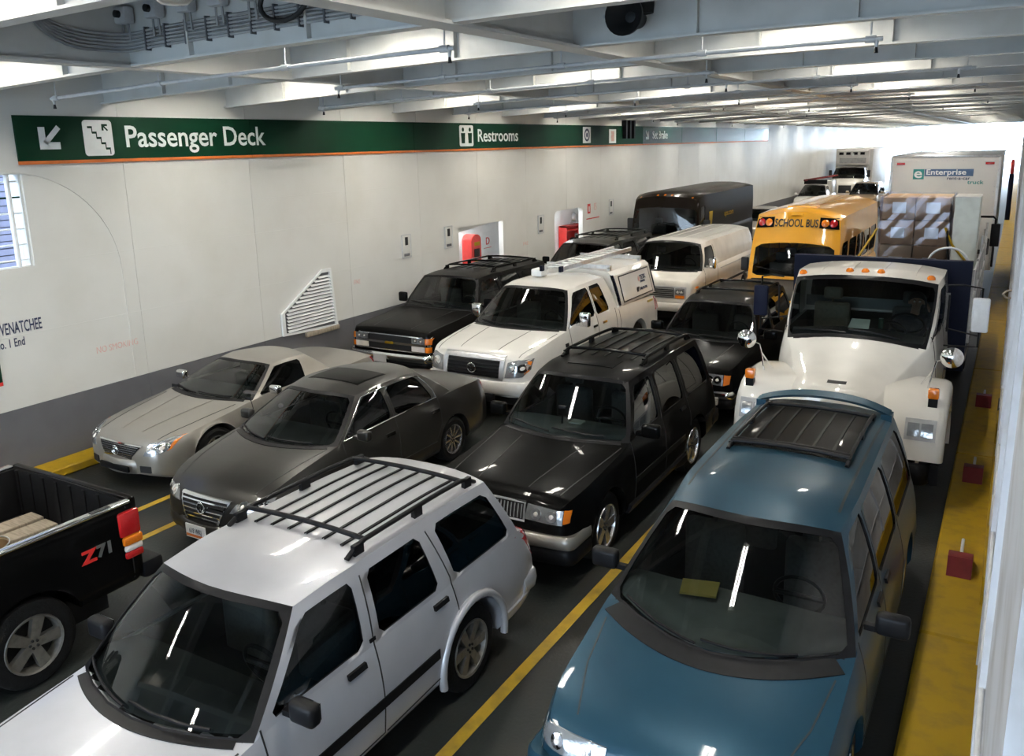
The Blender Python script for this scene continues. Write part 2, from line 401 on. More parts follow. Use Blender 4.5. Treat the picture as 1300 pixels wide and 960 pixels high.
# cable bundle, switch boxes, black hose, dome lamp, horn on the near beams
BF = BYS[6]-.03   # face of the beam at y 5.857
t = thing('cable_bundle', 'bundle of grey cables clipped along the near left ceiling beam', 'cables', (0, BF, 0))
for i in range(6):
    o = i*.032
    p = [(-7.80, -1.02+o*.5, zc(-7.8)+.60)]+[(-7.80, -1.02+.5*o+(.55-.5*o)*(1-math.cos(a)), zc(-7.8)+.14+o+(.36-o)*(1-math.sin(a))) for a in [j*PI/2/8 for j in range(9)]]
    p += [(-7.80, -.2, zc(-7.8)+.14+o), (-7.76, -.06, zc(-7.8)+.145+o), (-7.66, -.025, zc(-7.7)+.15+o)]+[(x, -.02, zc(x)+.16+o) for x in (-7.4, -6.8, -6, -5.2, -4.4)]
    MB().tube(p, .014, 6).build('cable', 'cable', t, 60)
for i in range(11):
    x = -7.5+i*.29
    MB().box(x-.008, x+.008, -.042, .02, zc(x)+.13, zc(x)+.35).build('cable_clip', 'wains', t, 0)
for i, x in enumerate((-7.75, -7.3, -6.85, -6.42, -6.0)):
    t = thing('switch_box', 'x', 'box', (x, BF, zc(x)+.40))
    MB().cbox(-.09, .09, -.12, 0, 0, .16, .025).build('casing', 'pipe', t)
    MB().lathe([(.0, -.045), (.035, -.04), (.035, 0)], (0, -.12, .085), 'y', 12).build('knob', 'black', t, 40)
    MB().tube([(-.04, -.05, .02), (-.04, -.05, -.16)], .012, 6).tube([(.04, -.05, .02), (.05, -.05, -.16)], .012, 6).build('conduit', 'cable', t, 60)
    tag(t, 'grey switch box above the cable bundle, '+['farthest left of five', 'second from left of five', 'middle one of five', 'fourth from left of five', 'farthest right of five'][i], 'box', 'switch boxes on the ceiling beam')
hs = MB().tube([(-5.55+.28*math.sin(a), BF-.12, zc(-5.5)+.52-.34*math.cos(a*.5)**2+.02*a) for a in [-2.6+i*5.2/16 for i in range(17)]], .022, 8).build('hose_loop', 'black', None, 60)
tag(hs, 'black hose hanging in a loop by the cable bundle', 'hose')
t = thing('dome_lamp', 'pale dome lamp hanging over the switch boxes', 'light', (-5.95, 4.9, zc(-6)+.25))
MB().lathe([(0, 0), (.1, .01), (.17, .06), (.2, .14), (.16, .16)], (0, 0, 0), 'z', 20).build('shade', 'p_cream', t, 40)
MB().tube([(0, 0, .14), (0, 0, .38)], .02, 8).build('stem', 'pipe', t, 60)
t = thing('horn', 'black loudhailer horn mounted on the ceiling beam', 'horn', (-3.28, BYS[7]-.04, zc(-3)+.20))
MB().lathe([(.0, -.20), (.05, -.19), (.15, -.33), (.185, -.36), (.175, -.30), (.10, -.12), (.09, .0)], (0, 0, 0), 'y', 24).build('bell', 'black', t, 40)
MB().lathe([(0, -.12), (.09, -.1), (.1, .05), (.0, .08)], (.08, -.05, .14), 'z', 16).build('driver', 'black', t, 40)
MB().box(-.22, -.1, -.16, -.04, -.02, .1).box(-.3, -.2, -.14, -.1, .02, .05).build('bracket', 'pipe', t, 0)

# ------------------------------------------------------------------ openings in the left wall
def alcove(name, y0, y1, z0, z1, depth, lab):
    mb = MB(); x0 = WX-.14-depth; x1 = WX-.14
    mb.box(x0-.05, x0, y0, y1, z0, z1); mb.box(x0, x1, y0-.05, y0, z0, z1); mb.box(x0, x1, y1, y1+.05, z0, z1); mb.box(x0, x1, y0, y1, z1, z1+.05); mb.box(x0, x1, y0, y1, z0-.05, z0)
    return tag(mb.build(name, 'white', None, 0, weld=False), lab, None, kind='structure')
alcove('door_1', 16.6, 21.4, .2, 2.75, 1.25, 'white recess behind the wide doorway in the left wall')
alcove('door_2', 21.9, 26.6, .2, 2.75, 1.1, 'white recess behind the narrow doorway in the left wall')
def recess_lamp(y, d, lab):
    t = thing('bulkhead_lamp', lab, 'light', (WX-.14-d/2, y, 2.68))
    MB().cbox(-.14, .14, -.6, .6, 0, .065, .02).build('base', 'white', t)
    MB().cbox(-.10, .10, -.55, .55, -.05, 0, .02).build('diffuser', 'diffuser', t)
recess_lamp(18.6, 1.25, 'small lamp under the ceiling of the wide doorway recess')
recess_lamp(23.6, 1.1, 'small lamp under the ceiling of the narrow doorway recess')
# frame pieces
fr = MB(); y0, y1, z0, z1 = 22.19, 24.08, .25, 2.46; r = .18
for s, yc2 in ((1, y0), (-1, y1)):
    pl = [(yc2, z1), (yc2+s*r, z1)]+[(yc2+s*r-s*r*math.sin(a), z1-r+r*math.cos(a)) for a in [i*PI/2/8 for i in range(1, 9)]]
    fr.prism(pl, WX-.14, WX-.001)
tag(fr.build('trim_3', 'wall', None, 30), 'rounded upper corners of the narrow doorway', None, kind='structure')
fr = MB().prism([(17.16, 2.45), (18.75, 2.45), (17.16, 2.32)], WX-.1, WX-.05)
tag(fr.build('trim_4', 'wall', None, 30), 'sloping header plate over the wide doorway', None, kind='structure')
t = thing('fire_station_cabinet', 'red fire cabinet with domed top inside the wide doorway', 'cabinet', (WX-1.05, 19.1, .2))
pl = [(-.24, 0), (.24, 0), (.24, 1.72)]+[(.24*math.cos(a), 1.72+.16*math.sin(a)) for a in [PI*i/10 for i in range(1, 10)]]+[(-.24, 1.72)]
MB().prism(pl, 0, .3).build('casing', 'red', t)
MB().cbox(.3, .32, -.12, .14, 1.28, 1.5, .01).build('gauge_window', 'glass_t', t); MB().cbox(.3, .315, -.1, .16, 1.58, 1.68, .01).build('yellow_label', 'yellow2', t); MB().cbox(.3, .315, -.1, .16, 1.1, 1.2, .01).build('yellow_label', 'yellow2', t)
t = thing('notice', 'white notice with a red letter beside the red fire cabinet', 'sign', (WX-1.38, 20.65, 1.5))
MB().box(0, .01, -.25, .25, -.15, .45).build('board', 'white', t, 0); text('letter', 'D', .3, 'red', t, (.014, -.1, .12), 'x+'); MB().box(.01, .014, -.2, .2, .02, .035).build('underline', 'red', t, 0)
t = thing('hose_reel_cabinet', 'open red hose cabinet with bent red pipe in the narrow doorway', 'cabinet', (WX-1.2, 25.3, -.08))
MB().cbox(0, .06, -.55, .65, .5, 1.85, .03).build('back_panel', 'red', t)
for a, b, c, d in ((-.55, -.5, .5, 1.85), (.6, .65, .5, 1.85), (-.55, .65, 1.8, 1.85), (-.55, .65, .5, .55)): MB().box(.06, .3, a, b, c, d).build('side_panel', 'red', t, 0)
MB().tube([(.2, -.42, .5), (.2, -.42, 1.6), (.2, -.36, 1.68), (.2, .5, 1.68)], .04, 8).build('pipe_bend', 'red', t, 60)
MB().lathe([(.1, .0), (.28, .02), (.28, .14), (.1, .16), (.1, 0)], (.14, .1, 1.15), 'x', 20).build('reel', 'black', t, 40)
MB().lathe([(0, .1), (.06, .09), (.07, .02), (0, 0)], (.2, .25, 1.5), 'x', 14).build('valve', 'alum', t, 40)
t = thing('alarm_bell', 'round grey bell above the red hose cabinet', 'bell', (WX-1.24, 25.9, 1.98))
MB().lathe([(0, .12), (.09, .1), (.14, .03), (.14, 0)], (.02, 0, 0), 'x', 18).build('gong', 'pipe', t, 40); MB().cbox(0, .03, -.2, .2, -.22, -.15, .01).build('bracket', 'pipe', t)
t = thing('red_number_sign', 'small red pictogram with number on the wall by the narrow doorway', 'sign', (WX, 24.45, 2.22))
MB().box(0, .008, -.02, .18, 0, .3).build('pictogram', 'red', t, 0); MB().box(.008, .012, .04, .12, .06, .22).build('symbol', 'wall', t, 0)
text('number', '15', .32, 'red_ink', t, (.006, .42, .08), 'x+', .7); MB().box(0, .006, -.1, .85, -.18, -.15).build('underline', 'red', t, 0)

# window with bars, outside it a bright slatted shutter and a pipe
t = thing('window_1', None, None, (WX-.14, 0, 0)); tag(t, 'barred window opening at the left end of the wall', None, kind='structure')
for i in range(6):
    z = 3.0+i*.21
    MB().tube([(.06, 4.6, z), (.06, 6.73, z)], .012, 8).build('window_bar', 'white' if i != 4 else 'green', t, 60)
MB().tube([(.08, 6.55, 2.91), (.08, 6.55, 4.14)], .035, 8).build('window_bar', 'white', t, 60)
MB().box(-.02, .1, 6.70, 6.74, 2.9, 4.15).box(-.02, .1, 4.6, 6.73, 2.88, 2.92).build('window_frame', 'wall', t, 0)
t = thing('slatted_shutter', 'bright slatted shutter outside the barred window', 'shutter', (WX-.9, 6.6, 2.2))
for i in range(26): MB().box(0, .03, -2.2, 2.2, i*.1, i*.1+.085).build('slat', 'shutter', t, 0)
MB().box(-.03, 0, -2.2, 2.2, 0, 2.6).build('backing', 'wains', t, 0)
pp = MB().tube([(WX-.45, 6.85, .5), (WX-.45, 6.85, 5)], .09, 14).build('downpipe', 'white', None, 60); tag(pp, 'white vertical pipe standing outside the barred window', 'pipe')

# louvre, pad plates, wall stencils
t = thing('louvre_vent', 'white sloped louvre vent with rusty sill on the left wall', 'vent', (WX, 0, 0))
A = [(11.16, 1.0), (12.66, .92), (12.56, 2.10), (12.3, 2.10), (11.16, 1.42)]
cy, cz = 12.0, 1.4
for i in range(5):
    p, q = A[i], A[(i+1) % 5]; ins = lambda u: (u[0]+(cy-u[0])*.09, u[1]+(cz-u[1])*.09)
    MB().prism([p, q, ins(q), ins(p)], 0, .05).build('frame', 'white', t)
def edge_y(z): return 11.2 if z < 1.42 else 11.16+(z-1.42)/(2.10-1.42)*1.14
for i in range(15):
    z = 1.08+i*.064; ya = edge_y(z)+.1; yb = 12.58-.05*(z-1)
    if yb-ya > .05: MB().add([(.01, ya, z), (.055, ya, z-.035), (.055, yb, z-.035-.004), (.01, yb, z), (.004, ya, z), (.049, ya, z-.035), (.049, yb, z-.039), (.004, yb, z)], [(0, 1, 2, 3), (4, 7, 6, 5), (1, 5, 6, 2), (0, 4, 5, 1), (3, 2, 6, 7)]).build('slat', 'white', t, 0)
MB().prism(A, -.002, .006).build('backing', 'wains', t, 0)
MB().cbox(0, .07, 11.75, 12.68, .86, .95, .015).build('sill', 'wood', t)
for i, (y, z, lab) in enumerate(((15.05, 2.25, 'left of the wide doorway, lower one'), (16.7, 2.28, 'just left of the wide doorway'), (21.3, 2.17, 'between the two doorways'), (26.2, 2.3, 'right of the narrow doorway'), (34.5, 2.3, 'far along the wall'))):
    t = thing('tie_down_plate', 'slotted steel tie-down plate on the cream wall, '+lab, 'plate', (WX, y, z), 'tie-down plates on the left wall')
    MB().cbox(0, .025, -.16, .16, -.26, .26, .01).build('plate', 'wall', t)
    for a, b, c, d in ((-.16, -.145, -.26, .26), (.145, .16, -.26, .26), (-.16, .16, .245, .26), (-.16, .16, -.26, -.245)): MB().box(.02, .035, a, b, c, d).build('rim', 'pipe', t, 0)
    MB().cbox(.015, .04, -.05, .05, .02, .2, .012).build('slot', 'black', t); MB().cbox(.02, .035, -.1, .1, -.22, -.16, .008).build('toe_bracket', 'wains', t)
t = thing('wall_stencil', 'navy stencilled ship name on the left wall under the window', 'lettering', (WX+.003, 0, 0))
text('lettering', 'WENATCHEE', .225, 'navy_ink', t, (0, 6.70, 2.04), 'x+', .46, .001, .003, 'r'); text('lettering', 'No. 1 End', .165, 'navy_ink', t, (0, 6.43, 1.86), 'x+', .62, .001, .002, 'r')
t = thing('wall_stencil', 'faded red stencilled words low on the left wall', 'lettering', (WX+.003, 0, 0)); text('lettering', 'NO SMOKING', .14, 'red_ink', t, (0, 7.45, 1.50), 'x+', .8, .001)
t = thing('wall_stencil', 'small red stencil beside the louvre vent', 'lettering', (WX+.003, 0, 0)); text('lettering', 'FIRE', .13, 'red_ink', t, (0, 13.25, 1.66), 'x+', .9, .001)
t = thing('wall_stencil', 'small red stencil between the two doorways', 'lettering', (WX+.003, 0, 0)); text('lettering', 'FIRE', .13, 'red_ink', t, (0, 20.3, 1.68), 'x+', 1.2, .001)
t = thing('deck_notice', 'small green and red notice at the far left of the wall', 'sign', (WX, 5.93, 1.42))
MB().box(0, .012, -.2, .12, 0, .32).build('board', 'green', t, 0); MB().box(0, .014, -.2, .12, -.05, 0).build('red_edge', 'red', t, 0); MB().lathe([(0, .016), (.07, .016), (.07, .01)], (0, -.02, .12), 'x', 16).build('dot', 'white', t)

# ------------------------------------------------------------------ green sign band
SZ0, SZ1 = 4.31, 4.91
t = thing('passenger_deck_sign', 'long dark green overhead sign band with white Passenger Deck lettering', 'sign', (WX, 0, 0))
J = [6.71, 10.8, 15.5, 20.2, 24.9, 28.9]
for a, b in zip(J, J[1:]):
    MB().box(0, .03, a, b-.004, SZ0, SZ1).build('panel', 'green', t, 0); MB().box(0, .032, a, b-.004, SZ0-.045, SZ0).build('stripe', 'orange', t, 0)
sx = .034
def arrow(parent, cy, cz, s, m, dirv=(-1, -1), name='arrow'):
    d = Vector(dirv).normalized(); n = Vector((-d.y, d.x)); P = lambda a, b: (cy+(d.x*a+n.x*b)*s, cz+(d.y*a+n.y*b)*s)
    return MB().prism([P(-1, .17), P(.25, .17), P(.25, .17), P(.45, .17), P(.45, -.17), P(-1, -.17)], sx, sx+.003).prism([P(1, 0), P(.0, 1.0), P(-.32, .68), P(.36, 0)], sx, sx+.003).prism([P(1, 0), P(.36, 0), P(-.32, -.68), P(0, -1.)], sx, sx+.003).build(name, m, parent, 0, weld=False)
arrow(t, 7.17, 4.61, .21, 'white')
def rrect(y0, y1, z0, z1, r): return [(yy+r*math.cos(a+q), zz+r*math.sin(a+q)) for (yy, zz, q) in ((y1-r, z1-r, 0), (y0+r, z1-r, PI/2), (y0+r, z0+r, PI), (y1-r, z0+r, 1.5*PI)) for a in [i*PI/8 for i in range(5)]]
MB().prism(rrect(7.68, 8.14, 4.36, 4.86, .05), sx-.004, sx+.002).build('pictogram_tile', 'white', t, 0)
st = MB()
for i in range(5):
    y = 7.75+i*.065; z = 4.76-i*.075
    st.box(sx+.002, sx+.004, y, y+.075, z-.015, z+.015); st.box(sx+.002, sx+.004, y+.06, y+.075, z-.08, z+.015)
st.build('stairs_symbol', 'green', t, 0)
sx = .038; arrow(t, 8.02, 4.76, .065, 'green', (-1, 1)); sx = .034
text('lettering', 'Passenger Deck', .44, 'white', t, (sx, 8.33, 4.48), 'x+', .985, .001, .006)
MB().prism(rrect(17.3, 17.9, 4.37, 4.86, .05), sx-.004, sx+.002).build('pictogram_tile', 'white', t, 0)
for yy in (17.45, 17.75):
    MB().prism([(yy-.07, 4.44), (yy+.07, 4.44), (yy+.09, 4.68), (yy-.09, 4.68)], sx+.002, sx+.004).lathe([(0, sx+.004), (.05, sx+.004), (.05, sx)], (0, yy, 4.76), 'x', 12).build('figure_symbol', 'green', t, 0)
text('lettering', 'Restrooms', .42, 'white', t, (sx, 18.08, 4.48), 'x+', 1.08, .001, .005)
MB().box(sx-.004, sx+.002, 24.05, 24.6, 4.38, 4.86).build('pictogram_tile', 'white', t, 0)
MB().lathe([(.13, sx+.004), (.19, sx+.004), (.19, sx), (.13, sx), (.13, sx+.004)], (0, 24.33, 4.62), 'x', 20).lathe([(0, sx+.004), (.07, sx+.004), (.07, sx)], (0, 24.33, 4.62), 'x', 12).build('round_symbol', 'navy_ink', t, 0)
MB().box(sx-.004, sx+.002, 26.0, 26.55, 4.36, 4.8).build('notice_tile', 'white', t, 0); MB().box(sx+.002, sx+.004, 26.15, 26.4, 4.42, 4.74).build('red_symbol', 'red_ink', t, 0)
for i in range(3): MB().box(.0, .16, 27.1+i*.35, 27.22+i*.35, 4.5, 5.1).build('bracket', 'trim', t, 0)
t = thing('set_brake_sign', 'shiny green overhead sign band with Set Brake lettering', 'sign', (WX, 0, 0))
for a, b in ((28.92, 33.0), (33.02, 37.5), (37.52, 42.0), (42.02, 46.5)):
    MB().box(0, .03, a, b-.01, SZ0, SZ1).build('panel', 'green_shiny', t, 0); MB().box(0, .032, a, b-.01, SZ0-.045, SZ0).build('stripe', 'orange', t, 0)
arrow(t, 29.35, 4.6, .2, 'white', (1, -1), 'brake_symbol'); text('lettering', 'Set Brake', .4, 'white', t, (sx, 29.85, 4.48), 'x+', 1.0, .001, .005)

# far end: arched rail gate and jambs against the sky
t = thing('arched_gate', 'pale arched railing gate at the far end of the deck', 'gate', (-10.6, 95, 0))
arc = [(2.1*math.cos(a), 0, 3.2+1.5*math.sin(a)) for a in [PI*i/16 for i in range(17)]]
MB().tube([(2.1, 0, 0)]+arc+[(-2.1, 0, 0)], .08, 8).build('frame', 'pipe', t, 60)
for i in range(7):
    x = -1.5+i*.5; MB().tube([(x, 0, 3.2), (x, 0, 3.2+1.5*math.sqrt(1-(x/2.1)**2))], .05, 6).build('rail_bar', 'pipe', t, 60)
MB().tube([(-2.1, 0, 3.2), (2.1, 0, 3.2)], .06, 6).build('crossbar', 'pipe', t, 60)
# ================================================================== VEHICLES: builder
# local axes: x across, y along (nose at 0, tail at L), z up. All vehicles face the camera end (-y).
QS = [0, .04, .10, .18, .30, .42, .54, .66, .76, .85, .92, .97, 1.0]
BSX = [1, .985, .955, .93, .8, .6, .4, .2, 0]
class Car: pass

def body_shell(c, S):
    L = S['L']; hw = pin(S['hw']); zt = pin(S['zt']); sd = pin(S['sd']) if isinstance(S['sd'], list) else (lambda y: S['sd'])
    sh = pin(S['sh']) if isinstance(S['sh'], list) else (lambda y: S['sh'])
    zb = pin(S['zb']) if isinstance(S['zb'], list) else (lambda y: S['zb'])
    c.hw, c.zt, c.sh = hw, zt, sh
    c.zs = lambda y: zt(y)-sd(y)
    c.wb = lambda y: hw(y)-sh(y)
    pw = S.get('crownp', 2.6)
    c.ztop = lambda x, y: c.zs(y)+sd(y)*(1-min(1, abs(x)/max(.01, c.wb(y)))**pw)
    ys = {0, L}
    ys |= {.012, .03, .055, .085, .12, .16, .21, .28, .36}
    ys |= {L-v for v in (.012, .03, .06, .1, .15, .22, .3)}
    y = .45
    while y < L-.3: ys.add(round(y, 3)); y += S.get('step', .1)
    for yw, R in c.wheels:
        ys |= {round(yw+R*math.cos(PI*i/14), 4) for i in range(15)}; ys |= {yw-R-.004, yw+R+.004}
    for a, b, d, m in c.tubs: ys |= {a, a+.015, b-.015, b}
    for q in S['zt']+S['hw']: ys.add(q[0])
    ys = sorted(v for v in ys if 0 <= v <= L)
    rows = []; ncol = None; meta = []
    for y in ys:
        w = hw(y); zbot = zb(y); zsh = c.zs(y); za = -1
        for yw, R in c.wheels:
            if abs(y-yw) < R: za = max(za, S['wz']+math.sqrt(R*R-(y-yw)**2))
        tub = next((u for u in c.tubs if u[0]+.01 < y < u[1]-.01), None)
        half = [(w-.28, max(zbot, za))]
        for q in QS:
            off = .05*max(0, 1-q/.12)**2 + sh(y)*max(0, (q-S.get('sq', .5))/(1-S.get('sq', .5)))**S.get('sp', 2.) - S.get('flare', 0)*math.exp(-((q-.42)/.2)**2)
            half.append((w-off, max(lerp(zbot, zsh, q), za)))
        for b in BSX[1:]:
            x = b*(w-sh(y)); z = c.ztop(x, y)
            if tub and b < .94: z = tub[2]
            half.append((x, z))
        ring = [(-x, y, z) for x, z in half]+[(x, y, z) for x, z in reversed(half[:-1])]
        rows.append(ring); ncol = len(ring)
    mb = MB(); nh = (ncol-1)//2; rim = 1+len(QS)+2
    def mi(i, j):
        jj = j if j < nh else ncol-2-j
        ym = (ys[i]+ys[i+1])/2
        if jj >= rim-1:
            for a, b, d, m in c.tubs:
                if a-.001 < ym < b+.001: return m
        G_ = S['cab']; a0 = G_['cols'][0][0]; xm = abs(rows[i][j][0]+rows[i][j+1][0])/2; um = xm/max(.1, c.wb(a0))
        if jj >= rim-3 and um < .97 and a0-G_['wsb']*(1-um*um)+.05 < ym <= a0+.07: return 1
        if S.get('hoodmat') and jj >= 1+len(QS)-3 and ym < S['hoodmat'][0]: return S['hoodmat'][1]
        if S.get('twotone') and jj < S['twotone'][0]: return S['twotone'][1]
        return 0
    o = 0
    for r in rows: mb.v += r
    for i in range(len(rows)-1):
        for j in range(ncol-1):
            mb.f.append((i*ncol+j, i*ncol+j+1, (i+1)*ncol+j+1, (i+1)*ncol+j)); mb.m.append(mi(i, j))
    mb.f.append(tuple(range(1, ncol-1))); mb.m.append(0)
    k = (len(rows)-1)*ncol; mb.f.append(tuple(range(k+ncol-2, k, -1))); mb.m.append(0)
    return mb

def greenhouse(c, S, G, root, paintm, name='cabin'):
    """G: cols [(yb,yr)...] with kinds, roof edge z & half width, bulges, glass limits"""
    rz = pin(G['rz']); rw = pin(G['rw']); crown = G['crown']; cp = G.get('cp', 3.)
    cols = G['cols']; kinds = G['kinds']; t0, t1 = G.get('t', (.07, .88)); bow = G.get('bow', .02)
    wb = G.get('wb', c.wb); zs = G.get('zs', c.zs)
    ss = []                                        # sub-stations (yb, yr, kind index, edge flags)
    for k, kd in enumerate(kinds):
        a, b = cols[k], cols[k+1]
        fr = [0, .07, .2, .4, .6, .8, .93] if kd == 'g' else [0, .5]
        for q in fr: ss.append((lerp(a[0], b[0], q), lerp(a[1], b[1], q), k, q))
    ss.append((*cols[-1], len(kinds), 0))
    dt = t1-t0; ts = [0, t0, t0+.1*dt, t0+.35*dt, t0+.65*dt, t0+.9*dt, t1, 1]
    def side(sgn, st, t):
        b = Vector((wb(st[0]), st[0], zs(st[0]))); r = Vector((rw(st[1]), st[1], rz(st[1])))
        p = b.lerp(r, t); p.x += bow*math.sin(PI*t); p.x *= sgn
        return p
    fm = MB(); panes = []
    for sgn in (1, -1):
        P = [[side(sgn, st, t) for st in ss] for t in ts]
        gl = {}
        for i in range(len(ts)-1):
            for j in range(len(ss)-1):
                q = (P[i][j], P[i][j+1], P[i+1][j+1], P[i+1][j])
                k = ss[j][2]
                if kinds[k] == 'g' and 1 <= i <= 5:
                    first = ss[j][3] == 0; last = ss[j][3] == .93
                    g = gl.setdefault(k, MB())
                    ins = Vector((-sgn*.012, 0, 0)); qi = [v+ins for v in q]
                    if i in (1, 5) and (first or last):
                        cidx = (0 if first else 1) if i == 1 else (3 if first else 2)
                        tri = [q[(cidx-1) % 4], q[cidx], q[(cidx+1) % 4]]; fm.add(tri, [(0, 1, 2)])
                    g.add(qi, [(0, 1, 2, 3)])
                    # reveal edges
                    if i == 1: fm.add([q[0], q[1], qi[1], qi[0]], [(0, 1, 2, 3)], 1)
                    if i == 5: fm.add([q[3], q[2], qi[2], qi[3]], [(0, 1, 2, 3)], 1)
                    if first: fm.add([q[0], q[3], qi[3], qi[0]], [(0, 1, 2, 3)], 1)
                    if last: fm.add([q[1], q[2], qi[2], qi[1]], [(0, 1, 2, 3)], 1)
                else: fm.add(q, [(0, 1, 2, 3)])
        panes += [(k, sgn, g) for k, g in gl.items()]
    # front and rear screens
    def screen(end, bb, bt, tt, frame_mi, bins, solid=False):
        st = ss[0] if end == 'f' else ss[-1]; sg = -1 if end == 'f' else 1
        us = [-1, -1+bins, -1+bins*2.2, -.66, -.33, 0, .33, .66, 1-bins*2.2, 1-bins, 1]
        d = tt[1]-tt[0]; tv = [0, tt[0], tt[0]+.08*d, tt[0]+.35*d, tt[0]+.65*d, tt[0]+.92*d, tt[1], 1]
        if tt[1] < .85: tv = tv[:-1]+[lerp(tt[1], 1, .33), lerp(tt[1], 1, .66), 1]
        rows = []
        for t in tv:
            row = []
            for u in us:
                yb = st[0]+sg*bb*(1-u*u); xb = u*wb(st[0]); zb_ = G['ztop'](xb, yb) if 'ztop' in G else c.ztop(xb, min(max(yb, 0), S['L']))
                xr = u*rw(st[1]); yr = st[1]+sg*bt*(1-u*u); zr = rz(st[1])+crown*(1-abs(u)**cp)
                p = Vector((xb, yb, zb_)).lerp(Vector((xr, yr, zr)), t)
                p.x += (1 if u > 0 else -1)*bow*math.sin(PI*t)*abs(u)**4
                p.y += sg*G.get('sbow', .02)*math.sin(PI*t)*1.0 if abs(u) < .999 else 0
                row.append(p)
            rows.append(row)
        gm = MB(); nrow = len(tv)-1
        for i in range(nrow):
            for j in range(len(us)-1):
                q = (rows[i][j], rows[i][j+1], rows[i+1][j+1], rows[i+1][j])
                if not solid and 1 <= i <= 5 and 1 <= j <= len(us)-3 and tv[i] < tt[1]-1e-6:
                    qi = [v+Vector((0, -sg*.01, 0)) for v in q]
                    gm.add(qi, [(0, 1, 2, 3)])
                    corner = (i in (1, 5)) and (j in (1, len(us)-3))
                    if corner:
                        cidx = (0 if j == 1 else 1) if i == 1 else (3 if j == 1 else 2)
                        fm.add([q[(cidx-1) % 4], q[cidx], q[(cidx+1) % 4]], [(0, 1, 2)], frame_mi)
                else:
                    fm.add(q, [(0, 1, 2, 3)], frame_mi if (i <= 5 or tt[1] >= .85) else 0)
        return gm
    wf = screen('f', G['wsb'], G['wst'], G.get('wt', (.03, .94)), 1 if not G.get('wsframe') else 0, G.get('wbin', .05))
    wr = screen('r', G['rsb'], G['rst'], G.get('rt', (.12, .88)), 0, .08, not G.get('rear', True))
    # roof
    bsx = [-1, -.985, -.95, -.88, -.75, -.5, -.25, 0, .25, .5, .75, .88, .95, .985, 1]
    ya, yd = ss[0][1], ss[-1][1]; seen = []
    for s_ in ss:
        if not seen or s_[1]-seen[-1] > 1e-5: seen.append(s_[1])
    rows = []
    for yy in seen:
        a = (yy-ya)/(yd-ya); row = []
        for b in bsx:
            y = lerp(ya-G['wst']*(1-b*b), yd+G['rst']*(1-b*b), a)
            row.append((b*rw(yy), y, rz(yy)+crown*(1-abs(b)**cp)))
        rows.append(row)
    fm.grid(rows, 2)
    c.rooftop = lambda x, y: rz(y)+crown*(1-min(1, abs(x)/rw(y))**cp)
    cab = fm.build(name, [paintm, G.get('trimm', 'trim'), G.get('roofm', paintm)], root, 40)
    for k, sgn, g in sorted(panes, key=lambda p: (p[0], p[1])):
        g.build('side_window', G['tints'][k] if 'tints' in G else 'glass_t', root, 40)
    wso = wf.build('windshield', G.get('wsglass', 'glass'), root, 60)
    if wr.f: wr.build('rear_window', G.get('rsglass', 'glass_d'), root, 60)
    return cab, wso

def bvh_of(*objs):
    v = []; f = []
    for o in objs:
        k = len(v); v += [p.co.copy() for p in o.data.vertices]; f += [[i+k for i in p.vertices] for p in o.data.polygons]
    return BVHTree.FromPolygons(v, f)
AX = {'f': (lambda u, v: Vector((u, -6, v)), Vector((0, 1, 0))), 'b': (lambda u, v: Vector((u, 30, v)), Vector((0, -1, 0))),
      'l': (lambda u, v: Vector((6, u, v)), Vector((-1, 0, 0))), 'r': (lambda u, v: Vector((-6, u, v)), Vector((1, 0, 0))), 't': (lambda u, v: Vector((u, v, 9)), Vector((0, 0, -1)))}
def cast(bvh, ax, u, v):
    fn, d = AX[ax]; o = fn(u, v); h = bvh.ray_cast(o, d)
    if h[0] is not None: return h[0]
    return None
def hits(bvh, ax, uv):
    out = [cast(bvh, ax, u, v) for u, v in uv]; d = AX[ax][1]
    for i, h in enumerate(out):
        if h is None:
            near = [(abs(uv[i][0]-uv[j][0])+abs(uv[i][1]-uv[j][1]), j) for j in range(len(uv)) if out[j] is not None and isinstance(out[j], Vector)]
            if near:
                j = min(near)[1]; p = AX[ax][0](*uv[i]); k = max(range(3), key=lambda q: abs(d[q])); p[k] = out[j][k]; out[i] = p
            else: out[i] = AX[ax][0](*uv[i])
    return out
def qpatch(name, parent, bvh, ax, q, m, off=.008, nu=8, nv=4, depth=.03, bulge=0.):
    """four corners q (u,v) draped on the surface, with a skirt going in"""
    d = AX[ax][1]; uv = []
    for j in range(nv+1):
        for i in range(nu+1):
            a, b = i/nu, j/nv
            uv.append((lerp(lerp(q[0][0], q[1][0], a), lerp(q[3][0], q[2][0], a), b), lerp(lerp(q[0][1], q[1][1], a), lerp(q[3][1], q[2][1], a), b)))
    P = hits(bvh, ax, uv)
    P = [p-d*(off+bulge*math.sin(PI*(k % (nu+1))/nu)*math.sin(PI*(k//(nu+1))/nv)) for k, p in enumerate(P)]
    n1 = nu+1; mb = MB(); mb.grid([P[j*n1:(j+1)*n1] for j in range(nv+1)])
    ring = [i for i in range(n1)]+[j*n1+nu for j in range(1, nv+1)]+[nv*n1+i for i in range(nu-1, -1, -1)]+[j*n1 for j in range(nv-1, 0, -1)]
    N = len(ring); mb.add([P[i] for i in ring]+[P[i]+d*(off+depth) for i in ring], [(k, k+N, (k+1) % N+N, (k+1) % N) for k in range(N)])
    return mb.build(name, m, parent, 40)
